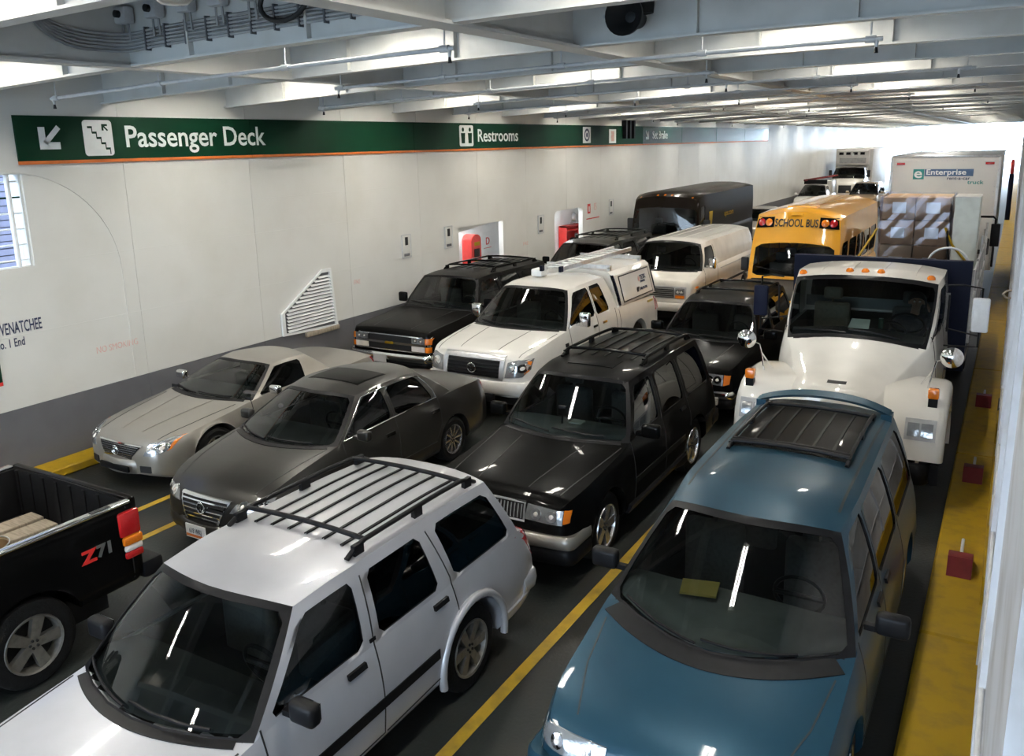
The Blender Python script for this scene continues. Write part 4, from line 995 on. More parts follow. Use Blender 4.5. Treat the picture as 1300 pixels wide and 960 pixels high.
# ---- graphite sedan
c = car('sedan', 'dark grey sedan with sunroof and chrome window trim', 'car', -7.44, 5.80, dict(
    L=4.77, W=1.82, paint='p_grey', zb=[(0, .24), (.3, .20), (4.77, .26)], sd=.05, sh=.085, crownp=2.2,
    hw=[(0, .42), (.04, .58), (.1, .69), (.2, .79), (.45, .875), (1.0, .905), (3.8, .905), (4.4, .86), (4.77, .72)],
    zt=[(0, .50), (.03, .60), (.09, .68), (.25, .78), (.6, .89), (1.0, .965), (1.45, 1.02), (3.9, 1.06), (4.3, 1.04), (4.6, 1.0), (4.77, .88)],
    wheels=(.94, 3.65, .325, .375, .225), rim='ten',
    cab=dict(cols=[(1.32, 1.98), (1.42, 2.14), (2.36, 2.38), (2.46, 2.48), (3.28, 3.14), (3.70, 3.26)], kinds='pgpgp', tints={1: 'glass_t', 3: 'glass_d'},
             rz=[(1.98, 1.37), (2.4, 1.415), (2.9, 1.405), (3.26, 1.36)], rw=[(1.98, .555), (2.5, .60), (3.26, .555)], crown=.05, wsb=.30, wst=.14, rsb=.26, rst=.12, t=(.05, .88), rt=(.1, .92)),
    mirr=(1.62, 1.03, .19, .13, 'p_grey'), handles=[(2.24, .84), (3.22, .86)], handlem='chrome',
    gaps=[[(1.42, 1.0), (1.38, .30), (2.40, .28), (2.42, 1.34)], [(2.40, .28), (3.10, .30), (3.34, .66), (3.36, 1.0)]],
    tgaps=[[(.60, .22), (.68, .6), (.76, 1.2)]], rows=(1.05, 1.85), tubz=.6, seatdn=.06, seatsh=.08,
    sym=[('headlight', 'f', [(.40, .55), (.60, .57), (.80, .62), (.845, .70), (.74, .70), (.46, .645)], 'lens', dict(off=.01)), ('tail_light', 'b', rect4(.45, .74, .78, .92), 'red_lens', dict(off=.012)),
         ('lower_moulding', 'l', rect4(1.4, 3.2, .40, .44), 'p_grey', dict(nu=10, nv=1, off=.015))],
))
g = qpatch('grille', c.root, c.bvh, 'f', [(-.24, .40), (.24, .40), (.37, .64), (-.37, .64)], 'gap', .012, 8, 4)
for i in range(5):
    z = .43+i*.045; w = .25+.12*(z-.4)/.24
    qpatch('grille_bar', g, c.bvh, 'f', rect4(-w, w, z-.007, z+.007), 'chrome', .03, 8, 1, .02)
for q in ([(-.385, .66), (-.36, .64), (-.23, .39), (-.26, .39)], [(.36, .64), (.385, .66), (.26, .39), (.23, .39)], [(-.38, .64), (.38, .64), (.385, .662), (-.385, .662)]): qpatch('grille_surround', c.root, c.bvh, 'f', q, 'chrome', .03, 6, 4, .03)
bumper(c.root, .84, -.10, .55, .22, .385, 'p_grey', rad=.42, bow=.10, th=.12)
ring_emblem(c.root, 0, -.035, .55, .062, kind='vw')
lp = plate_(c.root, .02, -.135, .32, 'white', .31, .155); text('plate_number', '618 WKJ', .085, 'navy_ink', lp, (.02, -.15, .30), 'y-', .62, .001, 0, 'c'); MB().box(-.13, .17, -.149, -.147, .255, .285).build('plate_stripe', 'orange', lp, 0)
qpatch('sunroof', c.root, c.bvh, 't', [(-.40, 2.22), (.40, 2.22), (.40, 2.75), (-.40, 2.75)], 'p_black', .006, 5, 4, .008); qpatch('sunroof_seal', c.root, c.bvh, 't', [(-.42, 2.20), (.42, 2.20), (.42, 2.77), (-.42, 2.77)], 'p_black', .003, 5, 4)
for s in (1, -1):
    wb, rz_, rw_ = c.wb, pin(c.G['rz']), pin(c.G['rw']); cc = c.G['cols']
    P = lambda yb, yr, t: (s*(lerp(wb(yb), rw_(yr), t)+.02*math.sin(PI*t)+.006), lerp(yb, yr, t), lerp(c.zs(yb), rz_(yr), t))
    low = [P(lerp(1.40, 3.34, i/12), lerp(2.1, 3.2, i/12), .04) for i in range(13)]; up = [P(lerp(1.40, 3.34, i/12), lerp(2.1, 3.2, i/12), .90) for i in range(13)]
    MB().tube(low+[P(3.38, 3.22, .3), P(3.37, 3.23, .6), P(3.34, 3.2, .85)]+up[::-1]+[low[0]], .009, 6).build('window_trim', 'chrome', c.root, 60)

# ---- pale coupe
c = car('coupe', 'low pale silver coupe beside the left wall', 'car', -10.08, 6.62, dict(
    L=4.51, W=1.84, paint='p_lightgold', zb=[(0, .24), (.3, .17), (4.51, .22)], sd=.05, sh=.07, crownp=2.8,
    hw=[(0, .44), (.04, .60), (.1, .71), (.22, .81), (.5, .89), (1.0, .92), (3.7, .92), (4.2, .88), (4.51, .78)],
    zt=[(0, .50), (.04, .60), (.1, .66), (.25, .72), (.7, .80), (1.3, .88), (1.75, .93), (3.3, .95), (4.0, .97), (4.4, .95), (4.51, .86)],
    wheels=(.90, 3.58, .34, .40, .24), rim='multi',
    cab=dict(cols=[(1.62, 2.30), (1.71, 2.40), (2.72, 2.86), (3.35, 3.02)], kinds='pgp', tints={1: 'glass_d'},
             rz=[(2.30, 1.215), (2.6, 1.24), (3.02, 1.215)], rw=[(2.30, .545), (2.6, .57), (3.02, .54)], crown=.045, wsb=.24, wst=.12, rsb=.16, rst=.08, t=(.05, .88), rt=(.1, .9)),
    mirr=(1.92, .98, .19, .13, 'chrome'), rows=(1.0,), tubz=.5, seatdn=.12, seatsh=.12, gaps=[[(1.60, .92), (1.55, .3), (2.9, .28), (3.0, .6), (2.95, .92)]], handles=[(2.75, .82)], handlem='p_lightgold',
    tgaps=[[(.58, .2), (.66, .7), (.74, 1.4)]],
    sym=[('headlight', 'f', [(.50, .50), (.62, .50), (.76, .56), (.80, .72), (.70, .70), (.56, .64)], 'lens', dict(off=.012)), ('turn_signal', 'f', [(.765, .56), (.79, .575), (.815, .72), (.79, .715)], 'amber', dict(off=.014)),
         ('fog_lamp', 'f', rect4(.44, .60, .27, .36), 'gap', dict(off=.014)), ('tail_light', 'b', rect4(.66, .78, .6, .9), 'red_lens', dict(off=.012))],
))
g = qpatch('grille', c.root, c.bvh, 'f', [(-.27, .44), (.27, .44), (.42, .60), (-.42, .60)], 'trim', .012, 8, 4)
for i in range(6):
    z = .455+i*.026; w = .26+.14*(z-.44)/.16; qpatch('grille_bar', g, c.bvh, 'f', rect4(-w, w, z-.003, z+.003), 'alloy', .022, 8, 1, .01)
qpatch('grille_surround', c.root, c.bvh, 'f', [(-.43, .60), (.43, .60), (.44, .615), (-.44, .615)], 'chrome', .02, 8, 1); qpatch('grille_surround', c.root, c.bvh, 'f', [(-.29, .425), (.29, .425), (.27, .44), (-.27, .44)], 'chrome', .02, 8, 1)
bumper(c.root, .86, -.08, .55, .22, .42, 'p_lightgold', rad=.44, bow=.12, th=.12); MB().cbox(-.30, .30, -.098, -.06, .26, .35, .02).build('air_intake', 'trim', c.root)
ring_emblem(c.root, 0, -.045, .525, .06, kind='crest')
for s in (-1, 1): ribbon('hood_crease', c.root, c.bvh, 't', [(s*.20, .25), (s*.34, 1.35)], .02, 'p_lightgold', .008)

# ---- white pickup with topper, ladder and light bar
c = car('pickup_truck', 'white pickup truck with white utility topper and ladder on the roof', 'truck', -7.40, 11.28, dict(
    L=5.81, W=2.03, paint='p_white', zb=[(0, .42), (.3, .40), (5.81, .45)], sd=.06, sh=.07, inset=.04,
    hw=[(0, .72), (.05, .84), (.16, .93), (.45, 1.0), (1.2, 1.015), (5.5, 1.01), (5.81, .97)],
    zt=[(0, .80), (.03, .92), (.09, 1.06), (.25, 1.14), (.8, 1.22), (1.5, 1.29), (1.95, 1.32), (3.6, 1.32), (5.6, 1.26), (5.81, 1.2)],
    wheels=(.98, 4.68, .40, .47, .27), rim='five', tubz=.8,
    cab=dict(cols=[(1.52, 2.14), (1.62, 2.28), (2.72, 2.74), (2.80, 2.82), (3.36, 3.26), (3.70, 3.62)], kinds='pgpgp', tints={1: 'glass_t', 3: 'glass_d'},
             rz=[(2.14, 1.83), (2.6, 1.87), (3.2, 1.875), (3.62, 1.85)], rw=[(2.14, .66), (2.7, .70), (3.62, .68)], crown=.055, wsb=.30, wst=.14, rsb=.0, rst=.04, t=(.05, .88)),
    mirr=(1.90, 1.38, .2, .26, 'chrome'), handles=[(2.60, 1.12), (3.02, 1.12)], handlem='chrome',
    gaps=[[(1.62, 1.28), (1.60, .55), (2.74, .55), (2.77, 1.8)], [(2.74, .55), (3.56, .55), (3.60, 1.28)], [(3.76, .5), (3.76, 1.28)]],
    tgaps=[[(.78, .15), (.84, .6), (.88, 1.3)], [(.36, .2), (.42, 1.2)]], rows=(1.1, 1.75),
    sym=[('headlight', 'f', [(.60, .74), (.88, .76), (.95, .86), (.95, 1.02), (.80, 1.03), (.63, .98)], 'lens', dict(off=.016)), ('turn_signal', 'f', [(.90, .80), (.94, .84), (.945, .98), (.905, 1.0)], 'amber', dict(off=.014)),
         ('tail_light', 'l', rect4(5.62, 5.82, .90, 1.18), 'red_lens', dict(off=.012)), ('door_badge', 'l', rect4(1.38, 1.50, .98, 1.04), 'trim', dict(nu=2, nv=1))],
))
frame4(c, 'grille_surround', -.50, .50, .72, 1.0, .075, 'alum', off=.04)
grille(c, -.50, .50, .72, 1.0, 5, bar='trim', th=.03, off=.02); ring_emblem(c.root, 0, -.06, .86, .075, kind='oval')
bumper(c.root, .99, -.12, .5, .46, .68, 'p_white', rad=.2, bow=.1); MB().cbox(-.45, .45, -.13, -.05, .34, .48, .03).build('air_intake', 'trim', c.root)
bumper(c.root, .96, 5.95, .2, .5, .68, 'chrome', name='rear_bumper', front=False)
# topper
T = c.root; z0, z1 = 1.26, 1.93
def topper_sec(y, k): return [(-.95, y, z0), (-.95, y, z0+.04), (-.80*k, y, z1-.08), (-.70*k, y, z1), (0, y, z1+.04), (.70*k, y, z1), (.80*k, y, z1-.08), (.95, y, z0+.04), (.95, y, z0)]
rows = [topper_sec(y, k) for y, k in ((3.84, .96), (3.95, 1), (4.9, 1), (5.72, 1))]
tp = MB().grid(rows); tp.add(rows[0], [tuple(range(9))]); tp.add(rows[-1], [tuple(range(9))])
to = tp.build('topper', 'p_white', T, 30); tb = bvh_of(to)
for s, ax in ((1, 'l'), (-1, 'r')):
    d = qpatch('side_door', T, tb, ax, rect4(4.05, 5.55, 1.33, 1.80), 'p_white', .012, 4, 3)
    for r in (rect4(4.03, 5.57, 1.80, 1.82), rect4(4.03, 5.57, 1.31, 1.33), rect4(4.03, 4.05, 1.33, 1.80), rect4(5.55, 5.57, 1.33, 1.80)): qpatch('door_seal', d, tb, ax, r, 'gap', .014, 4, 1)
for y in (3.86, 5.70): qpatch('topper_seal', T, tb, 'l', rect4(y-.02, y+.02, 1.28, 1.86), 'p_navy', .012, 1, 4)
def on_topper(y, z): return .95+(-.15)*(z-1.30)/(1.85-1.30)+.016
dg = math.atan2(.15, .55)
def topper_text(nm, s, size, m, y, z, sx=.8):
    o = text(nm, s, size, m, T, (on_topper(y, z), y, z), 'x+', sx, .002, .002); o.rotation_euler = (PI/2-dg, 0, PI/2); return o
topper_text('lettering', 'TESK', .13, 'navy_ink', 5.02, 1.62, 1.1); topper_text('lettering', 'SERVICES', .06, 'navy_ink', 5.02, 1.56, 1.0); topper_text('lettering', '(360) 332 7792', .075, 'navy_ink', 4.92, 1.42, .85)
MB().prism([(4.93, 1.58), (5.0, 1.56), (5.0, 1.68), (4.93, 1.70)], on_topper(4.9, 1.62)-.01, on_topper(4.9, 1.62)+.004).build('logo', 'red_ink', T, 0); MB().box(on_topper(4.8, 1.43)-.01, on_topper(4.8, 1.43)+.004, 4.76, 4.86, 1.39, 1.50).build('logo', 'black', T, 0)
MB().box(1.0, 1.018, 5.15, 5.42, 1.13, 1.17).build('tailgate_badge', 'manila', T, 0)
# ladder and rack on top
ld = thing('extension_ladder', 'aluminium ladder lying along the white pickup roof', 'ladder', (-7.40, 11.28, 2.06))
for s in (-1, 1):
    o = MB().cbox(.02+s*.2-.022, .02+s*.2+.022, 2.75, 6.1, 0, .085, .008, 0, 1).build('rail', 'alum', ld); MB().box(.02+s*.2-.026, .02+s*.2+.026, 2.70, 2.80, -.01, .095).build('rail_cap', 'p_navy', o, 0)
for i in range(11): MB().tube([(-.18, 2.95+i*.29, .045), (.22, 2.95+i*.29, .045)], .016, 8).build('rung', 'alum', ld, 60)
for y in (3.95, 5.5):
    MB().box(-.70, .70, y-.03, y+.03, 1.97, 2.045).build('ladder_rack_bar', 'alum', T, 0)
    for s in (-1, 1): MB().box(s*.66-.03, s*.66+.03, y-.03, y+.03, 1.85, 2.0).build('ladder_rack_foot', 'alum', T, 0)
lb = thing('white_roof_box', 'small white box strapped to the front of the pickup ladder', 'box', (-7.68, 14.1, 1.94)); MB().cbox(-.12, .10, -.1, .16, 0, .14, .02).build('shell', 'white', lb); MB().box(-.125, -.105, -.09, .15, .02, .12).build('strap', 'alum', lb, 0)

# ---- black full-size SUV at the wall
c = car('suv', 'black boxy SUV with chrome grille and amber corner lights by the left wall', 'car', -10.02, 12.42, dict(
    L=5.07, W=1.94, paint='p_black2', zb=[(0, .45), (.3, .38), (5.07, .42)], sd=.04, sh=.06, sp=3,
    hw=[(0, .86), (.03, .91), (.10, .94), (.4, .96), (4.8, .965), (5.07, .93)],
    zt=[(0, .90), (.015, .99), (.05, 1.04), (.3, 1.08), (1.0, 1.13), (1.6, 1.18), (4.8, 1.18), (5.07, 1.1)],
    wheels=(.88, 3.86, .38, .45, .25), rim='five',
    cab=dict(cols=[(1.66, 2.12), (1.76, 2.23), (2.70, 2.72), (2.84, 2.86), (3.66, 3.64), (3.80, 3.78), (4.84, 4.76), (4.98, 4.90)], kinds='pgpgpgp', tints={1: 'glass_t', 3: 'glass_d', 5: 'glass_d'},
             rz=[(2.12, 1.72), (2.6, 1.755), (4.90, 1.74)], rw=[(2.12, .68), (4.90, .70)], crown=.045, wsb=.16, wst=.08, rsb=.04, rst=.03, t=(.05, .87)),
    mirr=(1.86, 1.28, .2, .2, 'p_black'), gaps=[[(1.72, 1.12), (1.70, .5), (2.76, .5), (2.78, 1.68)]], handles=[(2.6, 1.06)], handlem='chrome',
    tgaps=[[(.44, .1), (.50, 1.4)], [(.86, .1), (.90, 1.5)]],
    sym=[('headlight', 'f', rect4(.52, .82, .80, .91), 'lens', dict(off=.02)), ('fog_lamp', 'f', rect4(.52, .82, .65, .75), 'white_lens', dict(off=.02)), ('turn_signal', 'f', rect4(.83, .93, .80, .91), 'amber', dict(off=.02)), ('turn_signal', 'f', rect4(.83, .93, .65, .75), 'amber', dict(off=.02)),
         ('tail_light', 'b', rect4(.80, .92, .8, 1.2), 'red_lens', dict(off=.012))],
    pat=[('grille', 'f', rect4(-.5, .5, .64, .92), 'gap', dict(off=.008)), ('grille_bar', 'f', rect4(-.92, .92, .755, .795), 'chrome', dict(off=.03)), ('grille_bar', 'f', rect4(-.92, .92, .915, .935), 'chrome', dict(off=.03)), ('grille_bar', 'f', rect4(-.92, .92, .625, .645), 'chrome', dict(off=.03)),
         ('emblem', 'f', rect4(-.09, .09, .755, .795), 'yellow2', dict(off=.045, nu=2, nv=1))],
))
bumper(c.root, .96, -.16, .4, .46, .60, 'chrome', rad=.12, bow=.05); bumper(c.root, .94, -.13, .4, .36, .46, 'trim', rad=.12, bow=.05, name='bumper_skirt'); plate_(c.root, -.12, -.18, .50, 'pipe', .3, .15)
rack(c, 2.75, 4.75, .60, (2.95, 3.7, 4.55), 'p_black', .02, .08, (-.45, -.27, -.09, .09, .27, .45))
for i, (x, y, m) in enumerate(((.18, 1.75, 'paper'), (.02, 1.8, 'white'), (.5, 1.72, 'card'))):
    p = MB().cbox(-10.02+x, -10.02+x+.16, 12.42+y, 12.42+y+.14, 1.185, 1.22, .01).build('dashboard_paper', m, None); tag(p, ['folded paper on the black boxy SUV dashboard, middle one', 'white paper on the black boxy SUV dashboard, leftmost', 'brown packet on the black boxy SUV dashboard, rightmost'][i], 'paper')
MB().box(0, .02, 0, .02, 0, .02)

# ---- dark grey SUV behind it
c = car('suv', 'dark grey SUV with roof rack behind the black boxy SUV', 'car', -9.82, 18.55, dict(
    L=5.3, W=1.96, paint='p_greysuv', zb=[(0, .45), (.3, .38), (5.3, .42)], sd=.04, sh=.06, sp=3,
    hw=[(0, .82), (.04, .90), (.12, .94), (.4, .965), (5.0, .97), (5.3, .93)],
    zt=[(0, .88), (.03, .99), (.08, 1.06), (.3, 1.1), (1.0, 1.15), (1.6, 1.2), (5.0, 1.2), (5.3, 1.1)],
    wheels=(.90, 3.95, .38, .45, .25),
    cab=dict(cols=[(1.55, 2.1), (1.66, 2.22), (2.70, 2.74), (2.84, 2.88), (3.70, 3.68), (3.84, 3.82), (5.0, 4.92), (5.2, 5.1)], kinds='pgpgpgp', tints={1: 'glass_t', 3: 'glass_d', 5: 'glass_d'},
             rz=[(2.1, 1.74), (2.6, 1.79), (5.1, 1.77)], rw=[(2.1, .68), (5.1, .70)], crown=.05, wsb=.18, wst=.1, rsb=.04, rst=.03),
    mirr=(1.85, 1.3, .2, .2, 'p_black'), sym=[('headlight', 'f', rect4(.5, .86, .78, .92), 'lens', dict(off=.02))], pat=[('grille', 'f', rect4(-.48, .48, .72, .94), 'gap')]))
bumper(c.root, .96, -.12, .4, .44, .62, 'trim'); rack(c, 2.7, 5.0, .60, (3.0, 4.0, 4.8), 'p_greysuv', .022, .09, (-.4, -.2, 0, .2, .4))

# ---- black SUV in front of the bus
c = car('suv', 'black SUV between the glossy black SUV and the school bus', 'car', -4.33, 12.42, dict(
    L=4.6, W=1.79, paint='p_black', zb=[(0, .40), (.3, .32), (4.6, .34)], sd=.05, sh=.07,
    hw=[(0, .66), (.05, .78), (.16, .85), (.5, .89), (4.1, .895), (4.6, .82)],
    zt=[(0, .62), (.02, .76), (.07, .90), (.18, .96), (.8, 1.03), (1.35, 1.08), (1.7, 1.12), (4.2, 1.12), (4.6, 1.0)],
    wheels=(.88, 3.6, .37, .44, .25), flare=.012,
    cab=dict(cols=[(1.58, 2.12), (1.68, 2.24), (2.62, 2.66), (2.76, 2.80), (4.2, 4.05), (4.42, 4.2)], kinds='pgpgp', tints={1: 'glass_t', 3: 'glass_d'},
             rz=[(2.12, 1.60), (2.6, 1.63), (4.2, 1.62)], rw=[(2.12, .60), (2.6, .635), (4.2, .62)], crown=.05, wsb=.24, wst=.12, rsb=.06, rst=.05, t=(.06, .88)),
    mirr=(1.76, 1.18, .22, .16, 'p_black'), tgaps=[[(.45, .2), (.52, 1.3)]],
    sym=[('headlight', 'f', [(.42, .72), (.72, .70), (.72, .86), (.44, .87)], 'lens', dict(off=.014)), ('turn_signal', 'f', [(.73, .70), (.81, .72), (.81, .84), (.73, .86)], 'amber', dict(off=.012)), ('bumper_light', 'f', rect4(.48, .68, .42, .49), 'white_lens', dict(off=.1))]))
grille(c, -.38, .38, .70, .86, 3); bumper(c.root, .90, -.10, .5, .50, .62, 'chrome'); bumper(c.root, .89, -.07, .5, .34, .50, 'trim', name='bumper_skirt')
rack(c, 2.5, 4.2, .54, (2.8, 3.9), 'p_black', .02, .06)

M['logo_pale'] = mat('pale_blue_lettering', (.30, .36, .52), .5)
# ---- white work van
c = car('cargo_van', 'old white cargo van with rectangular grille behind the white pickup', 'truck', -7.28, 19.05, dict(
    L=5.5, W=2.02, paint='p_vanwhite', zb=[(0, .48), (.3, .42), (5.5, .42)], sd=.03, sh=.06, sp=4, sq=.7, seatm='seat', tubz=1.0,
    hw=[(0, .82), (.03, .90), (.1, .95), (.4, 1.0), (5.3, 1.01), (5.5, .97)],
    zt=[(0, .98), (.02, 1.1), (.06, 1.17), (.25, 1.22), (.6, 1.30), (1.0, 1.38), (5.3, 1.38), (5.5, 1.3)],
    wheels=(.80, 4.3, .37, .43, .24), rim='steel', rimm='p_vanwhite',
    cab=dict(cols=[(.78, 1.30), (.90, 1.43), (1.78, 1.82), (5.30, 5.25), (5.45, 5.38)], kinds='pgpp', tints={1: 'glass_t'}, rz=[(1.30, 1.90), (1.8, 1.94), (5.38, 1.93)], rw=[(1.30, .72), (2.0, .78), (5.38, .78)], crown=.08, cp=2.4, wsb=.16, wst=.10, rsb=.02, rst=.02, bow=.035, t=(.05, .82), roofm='p_white', wt=(.03, .93)),
    mirr=(1.05, 1.48, .18, .26, 'chrome'), rows=(.9,), gaps=[[(.88, 1.36), (.85, .55), (1.86, .55), (1.88, 1.85)]],
    sym=[('headlight', 'f', rect4(.56, .78, .85, 1.0), 'lens', dict(off=.03)), ('turn_signal', 'f', rect4(.56, .78, .76, .83), 'amber', dict(off=.03)), ('side_marker', 'l', rect4(.2, .34, .98, 1.03), 'amber', dict(nu=2, nv=1)), ('side_moulding', 'l', rect4(1.0, 5.4, .80, .86), 'trim', dict(nu=12, nv=1)), ('side_stripe', 'l', rect4(2.1, 4.9, 1.22, 1.245), 'cable', dict(nu=12, nv=1))],
    pat=[('grille_panel', 'f', rect4(-.82, .82, .74, 1.03), 'cable', dict(off=.008))]))
grille(c, -.52, .52, .77, 1.0, 5, bar='alum', off=.02); bumper(c.root, .98, -.16, .3, .46, .66, 'p_vanwhite')
sd_ = bvh_of(c.cab, c.body)
for s, z, yy, m_ in (('LEN', 1.58, 3.6, 'logo_pale'),):
    o = text('lettering', s, .34, m_, c.root, (1.0, yy, z), 'x+', 1.0, .002, .004); hx = cast(sd_, 'l', yy+.5, z+.08); o.location.x = hx.x+.012; o.rotation_euler = (PI/2-.30, 0, PI/2)
for i in range(4): ribbon('roof_rib', c.root, c.bvh, 't', [(-.55+.37*i, 1.6), (-.55+.37*i, 5.2)], .03, 'p_white', .01)

# ---- brown delivery truck
c = car('delivery_truck', 'dark brown parcel delivery truck parked by the far wall', 'truck', -9.35, 24.9, dict(
    L=6.6, W=2.25, paint='p_brown', zb=[(0, .5), (6.6, .5)], sd=.02, sh=.03, sp=4, sq=.8, tubz=1.2,
    hw=[(0, .95), (.04, 1.02), (.15, 1.08), (.5, 1.115), (6.6, 1.12)], zt=[(0, 1.30), (.03, 1.40), (.1, 1.45), (.4, 1.52), (.6, 1.62), (6.6, 1.62)],
    wheels=(.9, 4.9, .42, .5, .27), rim='truck', rimm='p_brown',
    cab=dict(cols=[(.45, .62), (.60, .80), (1.05, 1.08), (1.4, 1.4), (6.5, 6.5), (6.6, 6.6)], kinds='pgppp', tints={1: 'glass_t'}, rz=[(.62, 2.60), (.8, 2.68), (1.2, 2.74), (6.6, 2.76)], rw=[(.62, 1.02), (1.2, 1.07), (6.6, 1.08)], crown=.13, cp=2.6, wsb=.12, wst=.22, rsb=.01, rst=.01, bow=.02, wt=(.05, .72), wsframe=True, t=(.08, .72), rear=False),
    rows=(.8,), mirr=(.75, 1.8, .2, .42, 'black'),
    sym=[('headlight', 'f', rect4(.66, .9, .85, 1.05), 'lens', dict(off=.02)), ('marker_light', 'f', [(.80, 2.66), (.86, 2.66), (.86, 2.70), (.80, 2.70)], 'amber', dict(off=.02, nu=2, nv=1)), ('marker_light', 'f', [(.2, 2.74), (.26, 2.74), (.26, 2.78), (.2, 2.78)], 'amber', dict(off=.02, nu=2, nv=1))],
    pat=[('grille', 'f', rect4(-.5, .5, .8, 1.15), 'gap'), ('shield_logo', 'l', [(1.5, 1.75), (1.75, 1.75), (1.80, 2.2), (1.45, 2.2)], 'yellow2', dict(off=.01)), ('windshield_divider', 'f', rect4(-.02, .02, 1.68, 2.45), 'p_brown', dict(off=.0, nu=1, nv=4))]))
qpatch('marker_light', c.root, c.bvh, 'f', rect4(-.03, .03, 2.75, 2.79), 'amber', .02, 2, 1)
text('lettering', 'ups.com', .26, 'yellow2', c.root, (1.125, 3.0, 1.95), 'x+', 1.2, .002, .004)
bumper(c.root, 1.08, -.14, .3, .5, .72, 'black')

# ---- school bus
c = car('school_bus', 'yellow school bus with faded black hood', 'bus', -3.88, 17.35, dict(
    L=5.75, W=1.96, paint='p_yellow', mats=['p_matblk'], hoodmat=(.66, 2), zb=[(0, .5), (5.75, .5)], sd=.05, sh=.05, sp=4, sq=.75, tubz=1.1,
    hw=[(0, .70), (.04, .80), (.15, .86), (.5, .91), (.75, .95), (1.0, .97), (5.75, .98)], zt=[(0, 1.20), (.03, 1.32), (.1, 1.40), (.4, 1.47), (.7, 1.55), (1.0, 1.62), (5.75, 1.62)],
    wheels=(.85, 4.3, .40, .48, .26), rim='truck', rimm='p_yellow',
    cab=dict(cols=[(.70, 1.16), (.84, 1.30), (1.55, 1.60), (1.72, 1.75)]+[q for i in range(4) for q in ((2.62+i*.98-.04, 2.62+i*.98-.04), (2.62+i*.98+.06, 2.62+i*.98+.06))]+[(5.65, 5.6), (5.75, 5.68)], kinds='pgp'+'gp'*4+'pp', tints={k: 'glass_d' for k in range(1, 20)},
             rz=[(1.16, 2.72), (1.5, 2.79), (2.0, 2.80), (5.68, 2.80)], rw=[(1.16, .84), (1.5, .90), (2.5, .93), (5.68, .93)], crown=.17, cp=2.2, wsb=.10, wst=.10, rsb=.01, rst=.02, wt=(.05, .545), wsframe=True, t=(.10, .58), bow=.03, rear=False, wbin=.10),
    rows=(.9, 1.8), mirr=(1.1, 1.75, .16, .3, 'black'),
    sym=[('light_housing', 'f', [(.46, 2.57), (.84, 2.54), (.81, 2.76), (.46, 2.78)], 'p_black', dict(off=.02)), ('amber_lamp', 'f', [(.57+.075*math.cos(a), 2.665+.075*math.sin(a)) for a in [2*PI*i/14 for i in range(14)]], 'amber', dict(off=.03, bulge=.025)), ('red_lamp', 'f', [(.725+.075*math.cos(a), 2.66+.075*math.sin(a)) for a in [2*PI*i/14 for i in range(14)]], 'red_lens', dict(off=.03, bulge=.025)),
         ('headlight', 'f', rect4(.5, .75, .85, 1.05), 'lens', dict(off=.02))],
    pat=[('grille', 'f', rect4(-.42, .42, .8, 1.15), 'gap'), ('cowl_strip', 'f', rect4(-.9, .9, 1.62, 1.69), 'p_yellow', dict(off=.02, nu=10, nv=1)), ('roof_vent', 't', [(-.3, 1.45), (.3, 1.45), (.3, 1.75), (-.3, 1.75)], 'p_yellow', dict(off=.03)), ('marker_light', 'f', rect4(-.12, .12, 2.82, 2.86), 'p_yellow', dict(off=.03, nu=2, nv=1))]))
h = cast(c.bvh, 'f', 0, 2.66); text('lettering', 'SCHOOL BUS', .235, 'gap', c.root, (0, h.y-.025, 2.59), 'y-', .62, .006, .003, 'c', -.38)
bumper(c.root, .95, -.2, .3, .5, .74, 'black')
# ---- black pickup bed at the lower left
c = car('pickup_truck', 'black off-road pickup with chrome bed rails and planks in its open bed', 'truck', -7.66, -1.05, dict(
    L=5.55, W=1.90, paint='p_black', zb=[(0, .45), (5.55, .5)], sd=.03, sh=.04, sp=4, sq=.8,
    hw=[(0, .76), (.05, .84), (.2, .90), (.6, .94), (5.5, .95), (5.55, .93)], zt=[(0, .9), (.04, 1.0), (.2, 1.1), (.9, 1.18), (1.6, 1.25), (2.0, 1.29), (5.55, 1.31)],
    wheels=(.95, 4.50, .385, .46, .26), rim='five', rimm='alloy_dk', tubs=[(3.62, 5.50, .80, 1)], tubz=.8,
    cab=dict(cols=[(1.6, 2.1), (1.7, 2.22), (2.6, 2.62), (2.7, 2.72), (3.3, 3.26), (3.5, 3.44)], kinds='pgpgp', tints={1: 'glass_t', 3: 'glass_d'}, rz=[(2.1, 1.78), (3.44, 1.80)], rw=[(2.1, .66), (3.44, .68)], crown=.05, wsb=.2, wst=.1, rsb=0, rst=.03),
    gaps=[[(3.56, .5), (3.56, 1.25)], [(5.46, .5), (5.46, 1.26)]], mirr=(1.9, 1.36, .2, .2, 'p_black'),
    sym=[('headlight', 'f', rect4(.5, .84, .75, .95), 'lens', dict(off=.02))], pat=[('grille', 'f', rect4(-.46, .46, .7, .98), 'gap')]))
T = c.root
